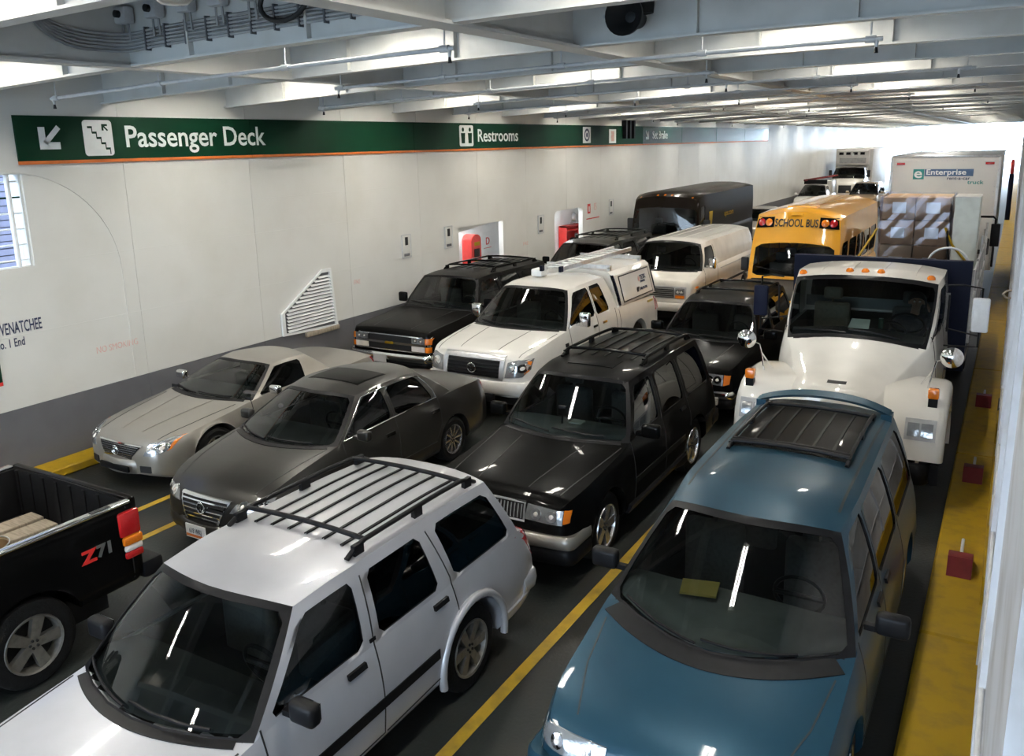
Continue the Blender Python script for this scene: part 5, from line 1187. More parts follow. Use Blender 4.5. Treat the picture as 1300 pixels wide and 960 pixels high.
for s in (1, -1):
    x = s*.925; o = MB().cbox(x-.045, x+.045, 3.62, 5.50, 1.285, 1.315, .012, 0, 2).build('bed_rail', 'chrome', T)
    for y in (4.1, 5.22): MB().box(x-.022, x+.022, y-.09, y+.09, 1.31, 1.319).build('stake_pocket', 'black', o, 0)
    a = MB().cbox(s*.945-.03, s*.945+.03, 5.36, 5.57, .98, 1.22, .025).build('tail_light', 'red_lens', T)
    MB().cbox(s*.948-.032, s*.948+.032, 5.38, 5.575, .89, .98, .02).build('amber_signal', 'amber', a); MB().cbox(s*.948-.03, s*.948+.03, 5.39, 5.57, .83, .89, .02).build('reverse_lamp', 'white_lens', a); MB().cbox(s*.948-.03, s*.948+.03, 5.39, 5.57, .76, .83, .02).build('red_reflector', 'red_lens', a)
    z7 = text('lettering', 'Z', .16, 'red', T, (s*.962, 4.98 if s > 0 else 5.30, .90), 'x+' if s > 0 else 'x-', 1.25, .004, .006); z71 = text('lettering', '71', .15, 'alum', T, (s*.962, 5.12 if s > 0 else 5.16, .91), 'x+' if s > 0 else 'x-', 1.1, .004, .006)
MB().cbox(-.93, .93, 5.50, 5.58, .62, 1.32, .025).build('tailgate', 'p_black2', T)
MB().cbox(-.95, .95, 5.56, 5.78, .48, .66, .04).build('rear_bumper', 'trim', T)
for i in range(7): MB().box(-.84+.22*i, -.80+.22*i, 5.475, 5.50, .80, 1.28).build('liner_rib', 'inner', T, 0)
for i, (x, y, l, lab, dz) in enumerate(((-.44, 4.30, 1.10, 'weathered plank in the black pickup bed, farther from the camera', .0), (-.16, 4.22, 1.15, 'weathered plank in the black pickup bed, nearer the camera', .0))):
    p = MB().cbox(-.11, .11, 0, l, 0, .13, .008, 0, 1).build('plank', 'wood', None); p.location = (-7.66+x, -1.05+y, .80+dz); p.rotation_euler = (0, 0, -.04); tag(p, lab, 'plank')
bk = thing('bucket', 'pale round bucket beside the planks in the black pickup bed', 'bucket', (-7.42, 3.55, .80)); MB().lathe([(0, 0), (.13, 0), (.16, .28), (.17, .29), (.15, .28), (.125, .02), (0, .02)], n=20, axis='z').build('shell', 'p_tan', bk, 40); MB().tube([(.16*math.cos(a), .16*math.sin(a), .28+.02*math.sin(a)) for a in [PI*i/12 for i in range(13)]], .006, 5).build('handle', 'alum', bk, 60)
ys_ = MB().tube([(-8.36, 2.95, .825), (-8.34, 3.95, .825)], .022, 8).build('yellow_strap', 'yellow2', None, 60); tag(ys_, 'short yellow pole lying in the black pickup bed', 'pole')

# ---- white flatbed truck
FX, FY = -1.66, 10.36
c = car('flatbed_truck', 'cream white flatbed truck with amber roof lights and dark bulkhead', 'truck', FX, FY, dict(
    L=3.05, W=2.06, paint='p_cream', zb=.80, sd=[(0, .10), (1.2, .16), (1.6, .05), (3.05, .05)], sh=[(0, .16), (1.2, .14), (1.6, .06), (3.05, .06)], sp=2.2, sq=.3, arch_cut=False, uz=.5, crownp=2.4, cowl=.02,
    hw=[(0, .46), (.04, .56), (.15, .63), (.6, .74), (1.15, .90), (1.5, 1.0), (3.05, 1.03)], zt=[(0, 1.22), (.04, 1.38), (.12, 1.46), (.5, 1.56), (1.0, 1.72), (1.35, 1.84), (1.6, 1.87), (3.05, 1.87)],
    wheels=(.86, 7.4, .49, .58, .28), rim='truck', rimm='p_cream', inset=-.10, tubz=1.35, dash='dash', seatm='seat',
    cab=dict(cols=[(1.36, 1.98), (1.46, 2.10), (2.45, 2.48), (2.98, 2.96)], kinds='pgp', tints={1: 'glass_t'}, rz=[(1.98, 2.47), (2.3, 2.53), (2.96, 2.53)], rw=[(1.98, .90), (2.4, .94), (2.96, .93)], crown=.075, cp=2.6, wsb=.10, wst=.06, rsb=.0, rst=.01, t=(.06, .84), wt=(.05, .93), rt=(.25, .8), wbin=.03, rsglass='glass_t'),
    rows=(), gaps=[[(1.5, 1.86), (1.46, .95), (2.5, .95), (2.52, 2.46)]],
    pat=[('hood_handle', 'f', rect4(-.11, .11, 1.475, 1.495), 'gap', dict(off=.01, nu=4, nv=1)), ('grille', 'f', rect4(-.40, .40, .9, 1.2), 'gap')]))
T = c.root
for y in (.86,):
    pass
for i, x in enumerate((-.84, -.22, -.02, .18, .80)):
    h = c.rooftop(x, 2.08); o = MB().lathe([(.055, 0), (.05, .03), (.028, .055), (0, .06)], (x, 2.08, h-.004), 'z', 14).build('marker_light', 'amber', T, 40)
for i in range(4): ribbon('roof_rib', T, c.bvh, 't', [(-.6+.4*i, 2.1), (-.6+.4*i, 2.9)], .03, 'p_cream', .008)
def fender(s):
    cy, cz = .84, .50; rows = []
    for i in range(23):
        th = PI*(.925-.93*i/22); ca, sa = math.cos(th), math.sin(th); e = 3.4
        rad = 1/((abs(ca)/.82)**e+(abs(sa)/.92)**e)**(1/e)
        o = (cy+rad*ca, cz+rad*sa); o2 = (cy+(rad-.03)*ca, cz+(rad-.03)*sa); o3 = (cy+(rad-.10)*ca, cz+(rad-.10)*sa); a_ = (cy+.58*ca, cz+.58*sa)
        if sa < 0: a_ = (cy+.58*ca*1.02, cz+.58*sa)
        rows.append([(s*.50, o[0], o[1]+.04*(sa > .3)), (s*.80, o[0], o[1]+.02*(sa > .3)), (s*1.13, *o), (s*1.19, *o2), (s*1.215, *o3), (s*1.22, *a_), (s*.9, *a_)])
    f = MB().grid(rows).build('fender', 'p_cream', T, 45)
    b = bvh_of(f)
    h = qpatch('headlight_bezel', T, b, 'f', rect4(*sorted((s*.80, s*1.13)), .94, 1.18), 'cable', .012, 4, 3); qpatch('headlight', h, b, 'f', rect4(*sorted((s*.83, s*.955)), .985, 1.135), 'lens', .02, 3, 3); qpatch('headlight', h, b, 'f', rect4(*sorted((s*.975, s*1.10)), .985, 1.135), 'lens', .02, 3, 3)
    MB().cbox(s*1.06-.06, s*1.06+.06, .20, .32, 1.40, 1.52, .02).build('turn_signal', 'amber', T); MB().box(s*1.06-.05, s*1.06+.05, .22, .30, 1.3, 1.41).build('signal_base', 'trim', T, 0)
    # fender spot mirror
    x = s*1.20
    MB().tube([(s*.95, .62, 1.28), (s*1.0, .58, 1.60), (s*1.04, .56, 1.78)], .012, 6).tube([(s*.85, .75, 1.36), (s*1.02, .57, 1.68)], .010, 6).tube([(s*1.04, .56, 1.78), (x, .53, 1.84)], .010, 6).build('spot_mirror_arm', 'chrome', T, 60)
    o = MB().lathe([(0, -.06), (.06, -.05), (.105, -.02), (.125, .015), (.12, .02), (0, .025)], (x, .52, 1.84), 'y', 22).build('spot_mirror', 'chrome', T, 40); o.rotation_euler = (0, 0, 0)
    # west coast mirror
    X = s*(1.42 if s > 0 else 1.34); Z = 2.14
    MB().tube([(s*1.03, 1.75, 2.50), (s*1.2, 1.72, 2.52), (X, 1.78, 2.48), (X, 1.78, 1.72), (s*1.03, 1.80, 1.70)], .014, 6).tube([(s*1.03, 1.95, 1.9), (X, 1.80, 1.86)], .010, 6).build('mirror_bracket', 'trim', T, 60)
    o = MB().cbox(X-.10, X+.10, 1.72, 1.80, Z-.22, Z+.22, .025).build('wing_mirror', 'pipe' if s > 0 else 'p_navy', T); MB().box(X-.085, X+.085, 1.80, 1.806, Z-.2, Z+.2).build('mirror_glass', 'chrome', o, 0)
    MB().tube([(s*.70, .82, 1.40), (s*.86, .62, 1.30)], .012, 6).sphere((s*.70, .82, 1.40), .026).sphere((s*.86, .62, 1.30), .022).build('hood_latch', 'chrome', T, 60)
    MB().tube([(s*1.06, 1.62, 2.40), (s*1.06, 1.66, 1.92)], .014, 6).build('grab_handle', 'trim', T, 60)
    MB().cbox(s*.85-.2, s*.85+.2, 1.75, 2.6, .50, .80, .02).build('step_tank', 'alum', T)
for s in (1, -1): fender(s)
bumper(T, 1.10, -.06, .12, .40, .66, 'trim', rad=.15, bow=.04)
MB().box(-.45, .45, .3, 10.2, .62, .86).build('chassis_rail', 'under', T, 0)
MB().box(-1.18, 1.22, 3.22, 10.4, 1.05, 1.20).build('flatbed', 'p_navy', T, 0)
bh = MB().box(-1.19, 1.24, 3.12, 3.20, 1.05, 2.62).build('bulkhead', 'p_navy', T, 0); MB().box(-1.19, 1.24, 3.10, 3.24, 2.58, 2.64).build('bulkhead_cap', 'p_navy', bh, 0)
MB().box(-1.0, 1.0, 2.99, 3.0, 1.3, 2.2).build('cab_back_panel', 'dash_lt', T, 0)
for s in (-1, 1):
    fr = MB(); x0 = s*.32
    for i in range(13): fr.tube([(x0-.24+.04*i, 2.93, 2.08), (x0-.24+.04*i-(.12 if i % 2 else -.12), 2.93, 2.42)], .003, 4)
    fr.build('window_mesh', 'trim', T, 60)
MB().box(-.95, .95, 2.955, 2.97, 1.9, 2.06).build('cab_back_trim', 'dash_lt', T, 0)
seat(T, -.5, 2.5, 1.42, 'seat_tan', .5, .62); seat(T, .56, 2.5, 1.42, 'seat', .5, .62)
MB().tube([(.56+.21*math.cos(t), 1.98-.12*math.sin(t), 1.92+.15*math.sin(t)) for t in [2*PI*i/20 for i in range(21)]], .016, 6, caps=False).build('steering_wheel', 'trim', T, 60)
for x in (-.92, .90):
    for s in (-1, 1): pass
wheel(T, -.80, 7.4, .49, .28, 'truck', -1, 'p_cream'); wheel(T, .80, 7.4, .49, .28, 'truck', 1, 'p_cream')
p = MB().add([(-.13, 0, 0), (.13, 0, 0), (.12, .17, .09), (-.11, .17, .09), (-.13, 0, -.006), (.13, 0, -.006), (.12, .17, .084), (-.11, .17, .084)], [(0, 1, 2, 3), (4, 7, 6, 5), (0, 4, 5, 1), (1, 5, 6, 2), (2, 6, 7, 3), (3, 7, 4, 0)]).build('paper_sheet', 'paper', None, 0); p.location = (FX+.03, FY+1.42, 1.92); tag(p, 'pale paper sheet standing on the white truck dashboard', 'paper')
cup = thing('drinks_can', 'small green can on the white truck dashboard', 'can', (FX+.28, FY+1.62, 1.90)); MB().lathe([(0, 0), (.035, 0), (.035, .12), (.03, .13), (0, .13)], n=14, axis='z').build('shell', 'green', cup, 40); MB().lathe([(0, .131), (.028, .131), (.029, .126)], n=14, axis='z').build('lid', 'alum', cup, 40)

# cargo on the flatbed
PX, PY = FX-.46, FY+6.95
cols_ = ['card', 'card2', 'card', 'card']
names = ['lower', 'middle', 'upper']
n = 0
for r in range(2):
    for lv, (za, zb_) in enumerate(((1.38, 1.85), (1.86, 2.40), (2.41, 2.86), (2.87, 3.28))):
        for k in range(2 if lv != 1 else 2):
            x0 = PX+k*.57; t = thing('carton', 'x', 'box', (x0, PY+r*.62, za))
            o = MB().cbox(0, .555, 0, .60, 0, zb_-za-.004, .008, 0, 1).build('carton_body', cols_[(lv+k+r) % 4], t)
            MB().box(.25, .31, -.002, .602, zb_-za-.006, zb_-za-.001).build('tape', 'card2', t, 0)
            MB().box(.17, .40, -.006, 0, .12, .32).build('shipping_label', 'white', t, 0)
            tag(t, 'brown carton in the shrink wrapped stack, %s layer, %s column, %s row' % (['bottom', 'second', 'third', 'top'][lv], ['left', 'right'][k], ['front', 'back'][r]), 'box', 'cartons on the flatbed truck')
t = thing('pallet', 'timber pallet under the shrink wrapped cartons', 'pallet', (PX, PY, 1.2))
for i in range(5): MB().box(-.02, 1.16, .0+i*.27, .12+i*.27, .15, .175).build('deck_board', 'wood', t, 0)
for i in range(3): MB().box(-.02+.54*i, .08+.54*i, 0, 1.22, 0, .15).build('stringer', 'wood', t, 0)
fw = MB(); rowsf = []
random.seed(3)
for j in range(14):
    z = 1.36+(3.31-1.36)*j/13; row = []
    for i in range(41):
        q = i/40*4; e = int(q) % 4; f_ = q-int(q); x0, x1, y0, y1 = PX-.02, PX+1.14, PY-.02, PY+1.24
        p = [(lerp(x0, x1, f_), y0), (x1, lerp(y0, y1, f_)), (lerp(x1, x0, f_), y1), (x0, lerp(y1, y0, f_))][e]
        d = random.uniform(0, .022) if i < 40 else 0; cx_, cy_ = (x0+x1)/2, (y0+y1)/2
        row.append((p[0]+(p[0]-cx_)*d*1.6, p[1]+(p[1]-cy_)*d*1.6, z+random.uniform(-.02, .02)))
    row[40] = row[0]; rowsf.append(row)
wrap = fw.grid(rowsf).build('shrink_wrap', 'film', None, 0); tag(wrap, 'clear shrink wrap round the stack of cartons', 'wrap')
t = thing('appliance_crate', 'tall pale crate beside the cartons on the flatbed', 'box', (PX+1.20, PY-.05, 1.2))
MB().cbox(0, .40, 0, .9, 0, 2.10, .01).build('crate_body', 'paper', t); MB().box(-.004, .404, -.004, .904, 2.08, 2.104).build('crate_lid', 'boxwhite', t, 0)
def strap(pts, lab, m='yellow2'):
    o = MB().tube(pts, .022, 5).build('cargo_strap', m, None, 60); tag(o, lab, 'strap', 'straps over the flatbed load')
strap([(PX+1.08, PY-.12, 2.75), (PX+1.22, PY-.14, 2.45), (PX+1.56, PY-.16, 2.05)], 'yellow ratchet strap across the pale crate'); strap([(PX+1.12, PY-.13, 2.7), (PX+1.30, PY-.2, 1.25)], 'dark strap hanging down in front of the pale crate', 'trim'); strap([(PX-.06, PY-.1, 2.7), (PX-.55, PY-2.4, 1.5)], 'thin yellow strap slanting off the left of the cartons')
t = thing('hoop', 'grey bent hoop standing behind the truck cab bulkhead', 'hoop', (FX+.90, FY+3.5, 1.2)); MB().tube([(-.26, 0, 0)]+[(.26*math.cos(a), 0, 1.36+.22*math.sin(a)) for a in [PI-PI*i/12 for i in range(13)]]+[(.26, 0, 0)], .016, 8).build('bent_tube', 'pipe', t, 60); MB().box(-.3, .3, -.05, .05, 0, .05).build('foot', 'pipe', t, 0)
t = thing('stake_rail', 'steel stake rail at the right edge of the flatbed', 'rail', (FX+1.22, FY+4.4, 1.2))
for i in range(5): MB().tube([(0, i*1.35, 0), (0, i*1.35, 1.15+.25*(i > 1))], .022, 8).build('stake', 'alum', t, 60)
MB().tube([(0, 0, 1.1), (0, 5.4, 1.1)], .018, 8).tube([(0, 0, .6), (0, 5.4, .6)], .018, 8).build('rail', 'alum', t, 60)

# ---- rental box truck behind
c = car('box_truck', 'tall white rental box truck with blue and green logo', 'truck', -1.66, 22.3, dict(
    L=3.0, W=2.05, paint='p_white', zb=.55, sd=.04, sh=.05, sp=4, sq=.7, tubz=1.1, hw=[(0, .8), (.05, .9), (.2, .98), (.6, 1.02), (3.0, 1.03)], zt=[(0, 1.1), (.03, 1.2), (.2, 1.32), (.7, 1.42), (3.0, 1.45)], wheels=(.85, 6.0, .42, .5, .27), rim='truck', rimm='white',
    cab=dict(cols=[(.75, 1.3), (.88, 1.42), (1.7, 1.74), (2.6, 2.5)], kinds='pgp', tints={1: 'glass_t'}, rz=[(1.3, 2.1), (2.5, 2.15)], rw=[(1.3, .78), (2.5, .82)], crown=.07, wsb=.12, wst=.1, rsb=0, rst=.01), rows=(.9,),
    mirr=(1.0, 1.75, .18, .4, 'black'), sym=[('headlight', 'f', rect4(.55, .85, .8, 1.0), 'lens')], pat=[('grille', 'f', rect4(-.45, .45, .7, 1.05), 'gap')]))
T = c.root; B0 = 2.70; ZT = 3.84
MB().box(-1.25, 1.25, B0, 9.5, .95, ZT-.02).build('cargo_box', 'boxwhite', T, 0)
MB().cbox(-1.27, 1.27, B0-.02, 9.5, ZT-.03, ZT+.03, .02).build('roof_edge', 'alum', T)
for s in (-1, 1): MB().cbox(s*1.25-.035, s*1.25+.035, B0-.02, B0+.08, .95, ZT-.02, .015).build('corner_post', 'alum', T); MB().cbox(s*1.03-.10, s*1.03+.10, B0-.03, B0, 3.63, 3.69, .01).build('clearance_lamp', 'red_lens', T)
rv = MB()
for i in range(20): rv.lathe([(0, -.008), (.012, -.006), (.014, 0)], (-1.14+.12*i, B0-.002, 3.73), 'y', 6)
for i in range(18):
    for s in (-1, 1): rv.lathe([(0, -.008), (.012, -.006), (.014, 0)], (s*1.17, B0-.002, 3.6-.13*i), 'y', 6)
rv.build('rivets', 'alum', T, 0, weld=False)['kind'] = 'stuff'
M['logo_blue'] = mat('logo_blue', (.06, .12, .24), .4); M['logo_green'] = mat('logo_green', (.02, .26, .24), .4)
lx, lz = -.72, 3.38
MB().box(lx, lx+.26, B0-.012, B0, lz-.12, lz+.14).build('logo_tile', 'logo_green', T, 0); MB().box(lx+.27, lx+1.40, B0-.012, B0, lz-.04, lz+.14).build('logo_tile', 'logo_blue', T, 0)
text('lettering', 'e', .36, 'white', T, (lx+.015, B0-.014, lz-.08), 'y-', 1.2, .002, .006); text('lettering', 'Enterprise', .19, 'white', T, (lx+.30, B0-.014, lz), 'y-', 1.18, .002, .004)
text('lettering', 'rent-a-car', .11, 'navy_ink', T, (lx+.80, B0-.004, lz-.13), 'y-', 1.2, .002, .002); text('lettering', 'truck', .14, 'logo_green', T, (lx+1.28, B0-.004, lz-.24), 'y-', 1.2, .002, .002)
t = thing('mirror_frame', 'black tubular mirror frame at the side of the rental truck', 'frame', (-.42, 21.6, 1.2)); MB().tube([(-.5, 0, .9), (-.5, 0, 1.35), (-.45, 0, 1.4), (.05, 0, 1.4), (.1, 0, 1.35), (.1, 0, .3)], .025, 8).build('tube_frame', 'trim', t, 60); MB().cbox(.02, .2, -.03, .05, .75, 1.25, .02).build('mirror_head', 'trim', t)
MB().tube([(-.5, 0, .9), (-.5, 0, -1.2)], .025, 8).build('post', 'trim', t, 60)

# ---- far vehicles
def far_car(name, label, X, Y, paintm, scale=1., cat='car', suv=False):
    h = 1.72 if suv else 1.42; b = 1.1 if suv else .95
    c = car(name, label, cat, X, Y, dict(L=4.7, W=1.8, paint=paintm, zb=.3, sd=.05, sh=.08, step=.2, hw=[(0, .5), (.05, .66), (.2, .82), (.6, .89), (4.2, .89), (4.7, .75)], zt=[(0, .6), (.05, .7), (.2, .8 if not suv else .95), (1.3, b), (4.2, b+.03), (4.7, b-.08)],
        wheels=(.9, 3.6, .34, .4, .22), cab=dict(cols=[(1.4, 2.0), (1.5, 2.12), (2.5, 2.52), (2.6, 2.62), (3.5, 3.3), (3.9, 3.5)] if not suv else [(1.4, 2.0), (1.5, 2.12), (2.5, 2.52), (2.6, 2.62), (4.2, 4.1), (4.4, 4.25)], kinds='pgpgp', tints={1: 'glass_t', 3: 'glass_d'},
        rz=[(2.0, h-.06), (2.6, h-.02), (3.5, h-.06), (4.25, h-.06)], rw=[(2.0, .58), (2.6, .62), (4.25, .58)], crown=.05, wsb=.25, wst=.12, rsb=.2 if not suv else .04, rst=.1 if not suv else .04), mirr=(1.7, b+.08, .18, .13, paintm),
        sym=[('headlight', 'f', rect4(.45, .78, .6, .72), 'lens')], pat=[('grille', 'f', rect4(-.3, .3, .5, .68), 'gap')]))
    return c
far_car('sedan', 'beige sedan half hidden behind the brown delivery truck', -9.7, 36.0, 'p_lightgold')
far_car('sedan', 'tan car in the distance in front of the refrigerated truck', -7.75, 53.0, 'p_tan', suv=True)
far_car('suv', 'white car farthest away beside the tan car', -5.4, 64.0, 'p_white', suv=True)
c = far_car('pickup_truck', 'distant white pickup with canopy and rack along the left wall', -10.25, 50.8, 'p_white', cat='truck', suv=True)
MB().cbox(-.7, .8, 2.6, 4.6, 1.1, 1.9, .05).build('canopy', 'p_white', c.root); MB().tube([(-.6, 2.0, 1.95), (.75, 4.8, 2.12)], .06, 8).build('roof_load', 'red_dk', c.root, 60); MB().box(-.65, .65, 2.2, 2.26, 1.72, 1.98).build('rack_bar', 'trim', c.root, 0)
c = car('box_truck', 'distant refrigerated box truck with cooling unit over the cab', 'truck', -9.75, 60.0, dict(
    L=3.0, W=2.2, paint='p_cream', zb=.55, sd=.04, sh=.05, step=.2, tubz=1.4, hw=[(0, .75), (.05, .85), (.3, .98), (1.0, 1.08), (3.0, 1.1)], zt=[(0, 1.2), (.05, 1.35), (.3, 1.5), (1.2, 1.72), (3.0, 1.75)], wheels=(.9, 6.0, .45, .52, .28), rim='truck', rimm='white',
    cab=dict(cols=[(1.2, 1.7), (1.3, 1.8), (2.2, 2.22), (2.9, 2.88)], kinds='pgp', tints={1: 'glass_t'}, rz=[(1.7, 2.36), (2.88, 2.4)], rw=[(1.7, .9), (2.88, .95)], crown=.06, wsb=.1, wst=.06, rsb=0, rst=.01), rows=(.9,), mirr=(1.5, 2.0, .2, .45, 'black'), sym=[('headlight', 'f', rect4(.6, .85, .85, 1.0), 'lens')], pat=[('grille', 'f', rect4(-.4, .4, .8, 1.3), 'gap')]))
T = c.root; MB().cbox(-1.2, 1.2, 3.1, 10, 1.0, 3.62, .03).build('cargo_box', 'boxwhite', T)
ru = MB().cbox(-1.0, 1.0, 2.5, 3.1, 2.55, 3.5, .05).build('cooling_unit', 'boxwhite', T); MB().box(-.85, .85, 2.47, 2.5, 2.65, 3.0).build('cooling_grille', 'cable', ru, 0)
for x in (-.75, -.3, .15, .6): MB().box(x-.14, x+.14, 2.47, 2.5, 3.2, 3.38).build('cooling_vent', 'trim', ru, 0)
MB().box(-.07, .07, 2.46, 2.5, 3.12, 3.3).build('cooling_badge', 'white', ru, 0)

# ---- chocks on the right kerb
for i, (y, lab) in enumerate(((9.0, 'red wheel chock on the right kerb, nearest'), (11.7, 'red wheel chock on the right kerb, middle'), (15.2, 'red wheel chock on the right kerb, farthest'))):
    t = thing('wheel_chock', lab, 'chock', (-.13, y, .12), 'wheel chocks on the right kerb')
    MB().prism([(-.22, 0), (.28, 0), (.22, .05), (.02, .17), (-.12, .17)], -.11, .11).build('wedge', 'red_dk', t); MB().tube([(0, .2, .06), (0, .42, .06), (0, .5, .1)], .016, 6).build('handle', 'pipe', t, 60)
t = thing('safety_post', 'slim red post with dark base standing far off by the right wall', 'post', (-.26, 50, .12)); MB().tube([(0, 0, 2.3), (0, 0, 2.9), (0, 0, 3.0)], [.09, .09, .05], 10).build('post_top', 'red', t, 60); MB().lathe([(0, 0), (.11, 0), (.11, 2.2), (.08, 2.32), (0, 2.35)], n=14, axis='z').build('post_base', 'p_navy', t, 40)
s_ = thing('wall_notice', 'small green notice on the right wall far along', 'sign', (RX-.012, 22.5, 3.1)); MB().box(0, .012, -.6, .6, 0, .7).build('board', 'green', s_, 0); MB().box(-.002, 0, -.5, .5, .1, .2).build('text_band', 'white', s_, 0)

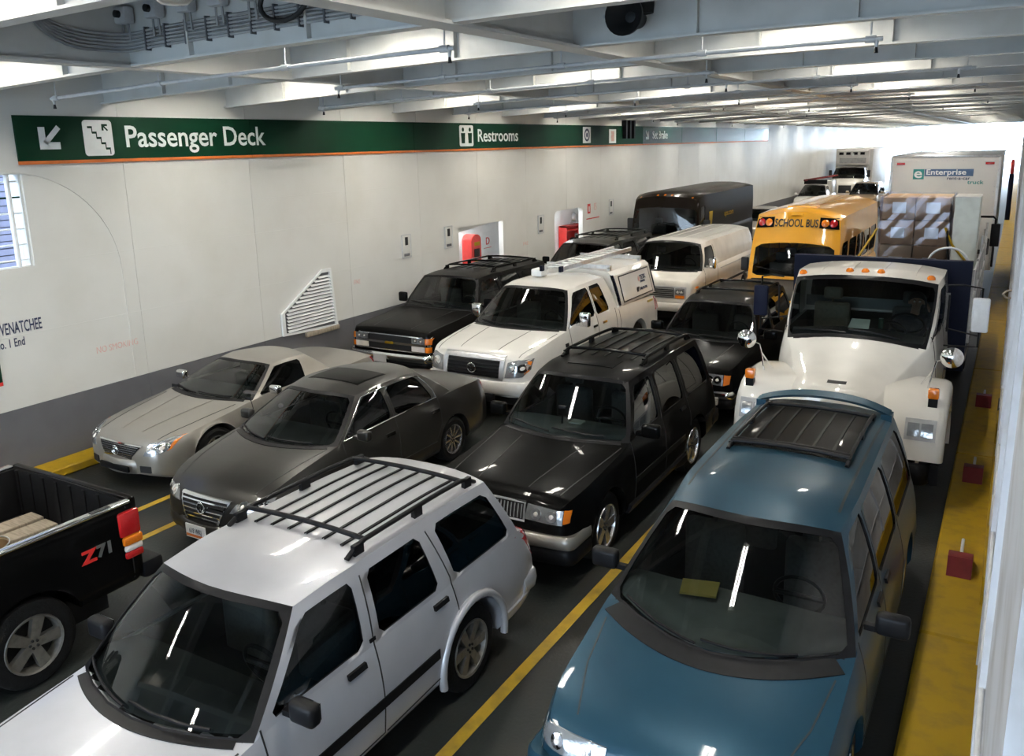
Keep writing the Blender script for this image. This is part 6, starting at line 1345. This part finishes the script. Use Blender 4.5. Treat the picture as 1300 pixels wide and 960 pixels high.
# ================================================================== PEOPLE
def person(name, label, loc, J, shirt, hairm='hair', lean=0):
    """J: dict of joints (local). Tapered capsules merged by a voxel remesh into one continuous figure."""
    caps = []
    def cap(a, b, ra, rb, m): caps.append((Vector(a), Vector(b), ra, rb, m))
    P = {k: Vector(v) for k, v in J.items() if isinstance(v, tuple)}
    cap(P['pelvis'], P['waist'], .15, .14, 1); cap(P['waist'], P['chest'], .14, .16, 1)
    for s in 'LR':
        sh_ = P['sh'+s]; cap(P['chest'], sh_, .13, .085, 1); cap(P['waist'], P['chest'].lerp(sh_, .5), .12, .13, 1); cap(sh_, P['el'+s], .062, .047, 1); cap(P['el'+s], P['wr'+s], .045, .030, J.get('sleeve', 1)); cap(P['pelvis'], P['hip'+s], .13, .11, 2); cap(P['hip'+s], P['kn'+s], .095, .06, 2); cap(P['kn'+s], P['an'+s], .06, .042, 2); cap(P['an'+s], P['an'+s]+Vector((0, -.17, -.04)), .045, .035, 2)
        w = P['wr'+s]; d = Vector(J['hd'+s]).normalized(); n = Vector(J['hn'+s]).normalized(); sd = d.cross(n).normalized()   # d along hand, n palm normal
        for k, q in enumerate((-.027, -.009, .009, .027)):
            base = w+d*.085+sd*q; cap(w+sd*q*.7, base, .016, .0145, 0); L_ = (.055, .066, .062, .048)[k]
            m1 = base+d*L_*.55+n*L_*.22; m2 = m1+d*L_*.25+n*L_*.5; cap(base, m1, .0105, .0095, 0); cap(m1, m2, .0095, .0085, 0)
        tb = w+d*.03-sd*.03; tm = tb+d*.035-sd*.03+n*.012; cap(tb, tm, .014, .011, 0); cap(tm, tm+d*.03-sd*.004+n*.016, .011, .009, 0)
    hc = P['head']; f = Vector(J.get('face', (0, -1, 0))).normalized(); r = f.cross(Vector((0, 0, 1))).normalized(); u = r.cross(f)
    cap(P['chest']+Vector((0, 0, .08)), hc-u*.06, .06, .055, 0)
    cap(hc+u*.03-f*.02, hc+u*.035-f*.015, .098, .098, 0); cap(hc+f*.015-u*.02, hc+f*.03-u*.075, .072, .045, 0)
    cap(hc+f*.088+u*.025, hc+f*.108-u*.018, .011, .016, 0)
    for s in (-1, 1): cap(hc+r*s*.088+u*.01, hc+r*s*.093-u*.025, .02, .014, 0); cap(hc+f*.075+u*.045+r*s*.015, hc+f*.072+u*.045+r*s*.05, .014, .012, 0)
    cap(hc+f*.078-u*.052-r*.02, hc+f*.078-u*.052+r*.02, .013, .013, 0)
    mb = MB()
    for a, b, ra, rb, m in caps:
        if (b-a).length < .004: mb.sphere(a, ra, 0, 14, 10); continue
        d = (b-a).normalized(); pts = [a-d*ra*.98, a-d*ra*.7, a-d*ra*.3, a, b, b+d*rb*.3, b+d*rb*.7, b+d*rb*.98]
        mb.tube(pts, [ra*.2, ra*.71, ra*.954, ra, rb, rb*.954, rb*.71, rb*.2], 12)
    root = mb.build(name, ['skin'], None, 0)
    md = root.modifiers.new('r', 'REMESH'); md.mode = 'VOXEL'; md.voxel_size = .0075; md2 = root.modifiers.new('s', 'SMOOTH'); md2.factor = .5; md2.iterations = 4
    me = bpy.data.meshes.new_from_object(root.evaluated_get(bpy.context.evaluated_depsgraph_get())); root.modifiers.clear(); root.data = me
    me.materials.clear()
    for m in ('skin', shirt, 'inner'): me.materials.append(M[m])
    def dist(p, cp):
        a, b, ra, rb, m = cp; ab = b-a; t = 0 if ab.length_squared < 1e-9 else max(0, min(1, (p-a).dot(ab)/ab.length_squared)); return (p-(a+ab*t)).length-lerp(ra, rb, t)
    for p in me.polygons:
        p.use_smooth = True; p.material_index = min(caps, key=lambda q: dist(p.center, q))[4]
    root.location = loc; tag(root, label, 'person')
    hm = MB(); rows = []
    for i in range(9):
        th = PI*.60*i/8; row = []
        for j in range(21):
            ph = 2*PI*j/20; fr = math.cos(ph); lim = th*(1.0 if fr < .3 else 1-.38*(fr-.3)/.7)
            d = u*math.cos(lim)+(f*math.cos(ph)+r*math.sin(ph))*math.sin(lim); row.append(hc+u*.033-f*.016+d*.110)
        rows.append(row)
    hm.grid(rows).build('hair', hairm, root, 60)
    for s in (-1, 1):
        e = hc+f*.086+u*.022+r*s*.034; eo = MB().sphere(e, .012, 0, 10, 8).build('eye', 'white', root, 60); MB().sphere(e+f*.007, .0065, 0, 8, 6).build('iris', 'black', eo, 60); MB().tube([e+u*.022-r*.018+f*.004, e+u*.027+f*.008, e+u*.022+r*.018+f*.004], .005, 5).build('eyebrow', hairm, root, 60)
    return root
# driver of the flatbed truck, hand to his ear
person('person', 'person in a dark shirt driving the white truck, hand at the ear', (FX+.58, FY+2.36, 1.30),
    dict(pelvis=(0, 0, .12), waist=(0, .02, .32), chest=(.02, .03, .52), shL=(.19, .03, .60), shR=(-.18, .03, .58), elL=(.33, -.10, .42), wrL=(.22, -.02, .74), hdL=(-.35, .05, .9), hnL=(-.8, .1, -.2), elR=(-.28, -.12, .36), wrR=(-.16, -.34, .46), hdR=(.2, -.9, .2), hnR=(.2, -.2, -.9),
         head=(.05, -.02, .86), face=(.12, -1, -.08), hipL=(.12, -.06, .10), hipR=(-.12, -.06, .10), knL=(.15, -.42, .14), knR=(-.15, -.42, .14), anL=(.15, -.50, -.25), anR=(-.15, -.50, -.25)), 'shirt')
phn = MB().cbox(-.012, .012, -.04, .04, -.07, .07, .006).build('phone', 'black', None); phn.location = (FX+.58+.165, FY+2.335, 2.15); phn.rotation_euler = (.1, -.15, 0); tag(phn, 'small dark phone held to the ear by the truck driver', 'phone')
# driver of the black boxy SUV, arm on the window
person('person', 'person in a teal shirt at the wheel of the black boxy SUV', (-10.02+.42, 12.42+2.72, .68),
    dict(pelvis=(0, 0, .12), waist=(0, .02, .32), chest=(0, .04, .50), shL=(.19, .04, .58), shR=(-.19, .04, .58), elL=(.30, -.12, .52), wrL=(.26, -.36, .50), hdL=(-.2, -.9, 0), hnL=(0, -.2, -.9), elR=(-.26, -.12, .36), wrR=(-.12, -.36, .44), hdR=(.2, -.9, .2), hnR=(.2, -.2, -.9), sleeve=0,
         head=(0, 0, .83), face=(-.2, -1, -.05), hipL=(.12, -.06, .10), hipR=(-.12, -.06, .10), knL=(.15, -.42, .14), knR=(-.15, -.42, .14), anL=(.15, -.50, -.25), anR=(-.15, -.50, -.25)), 'shirt2')
for o in bpy.data.objects:
    if o.name.startswith('trim_') or o.get('kind') == 'structure': pass
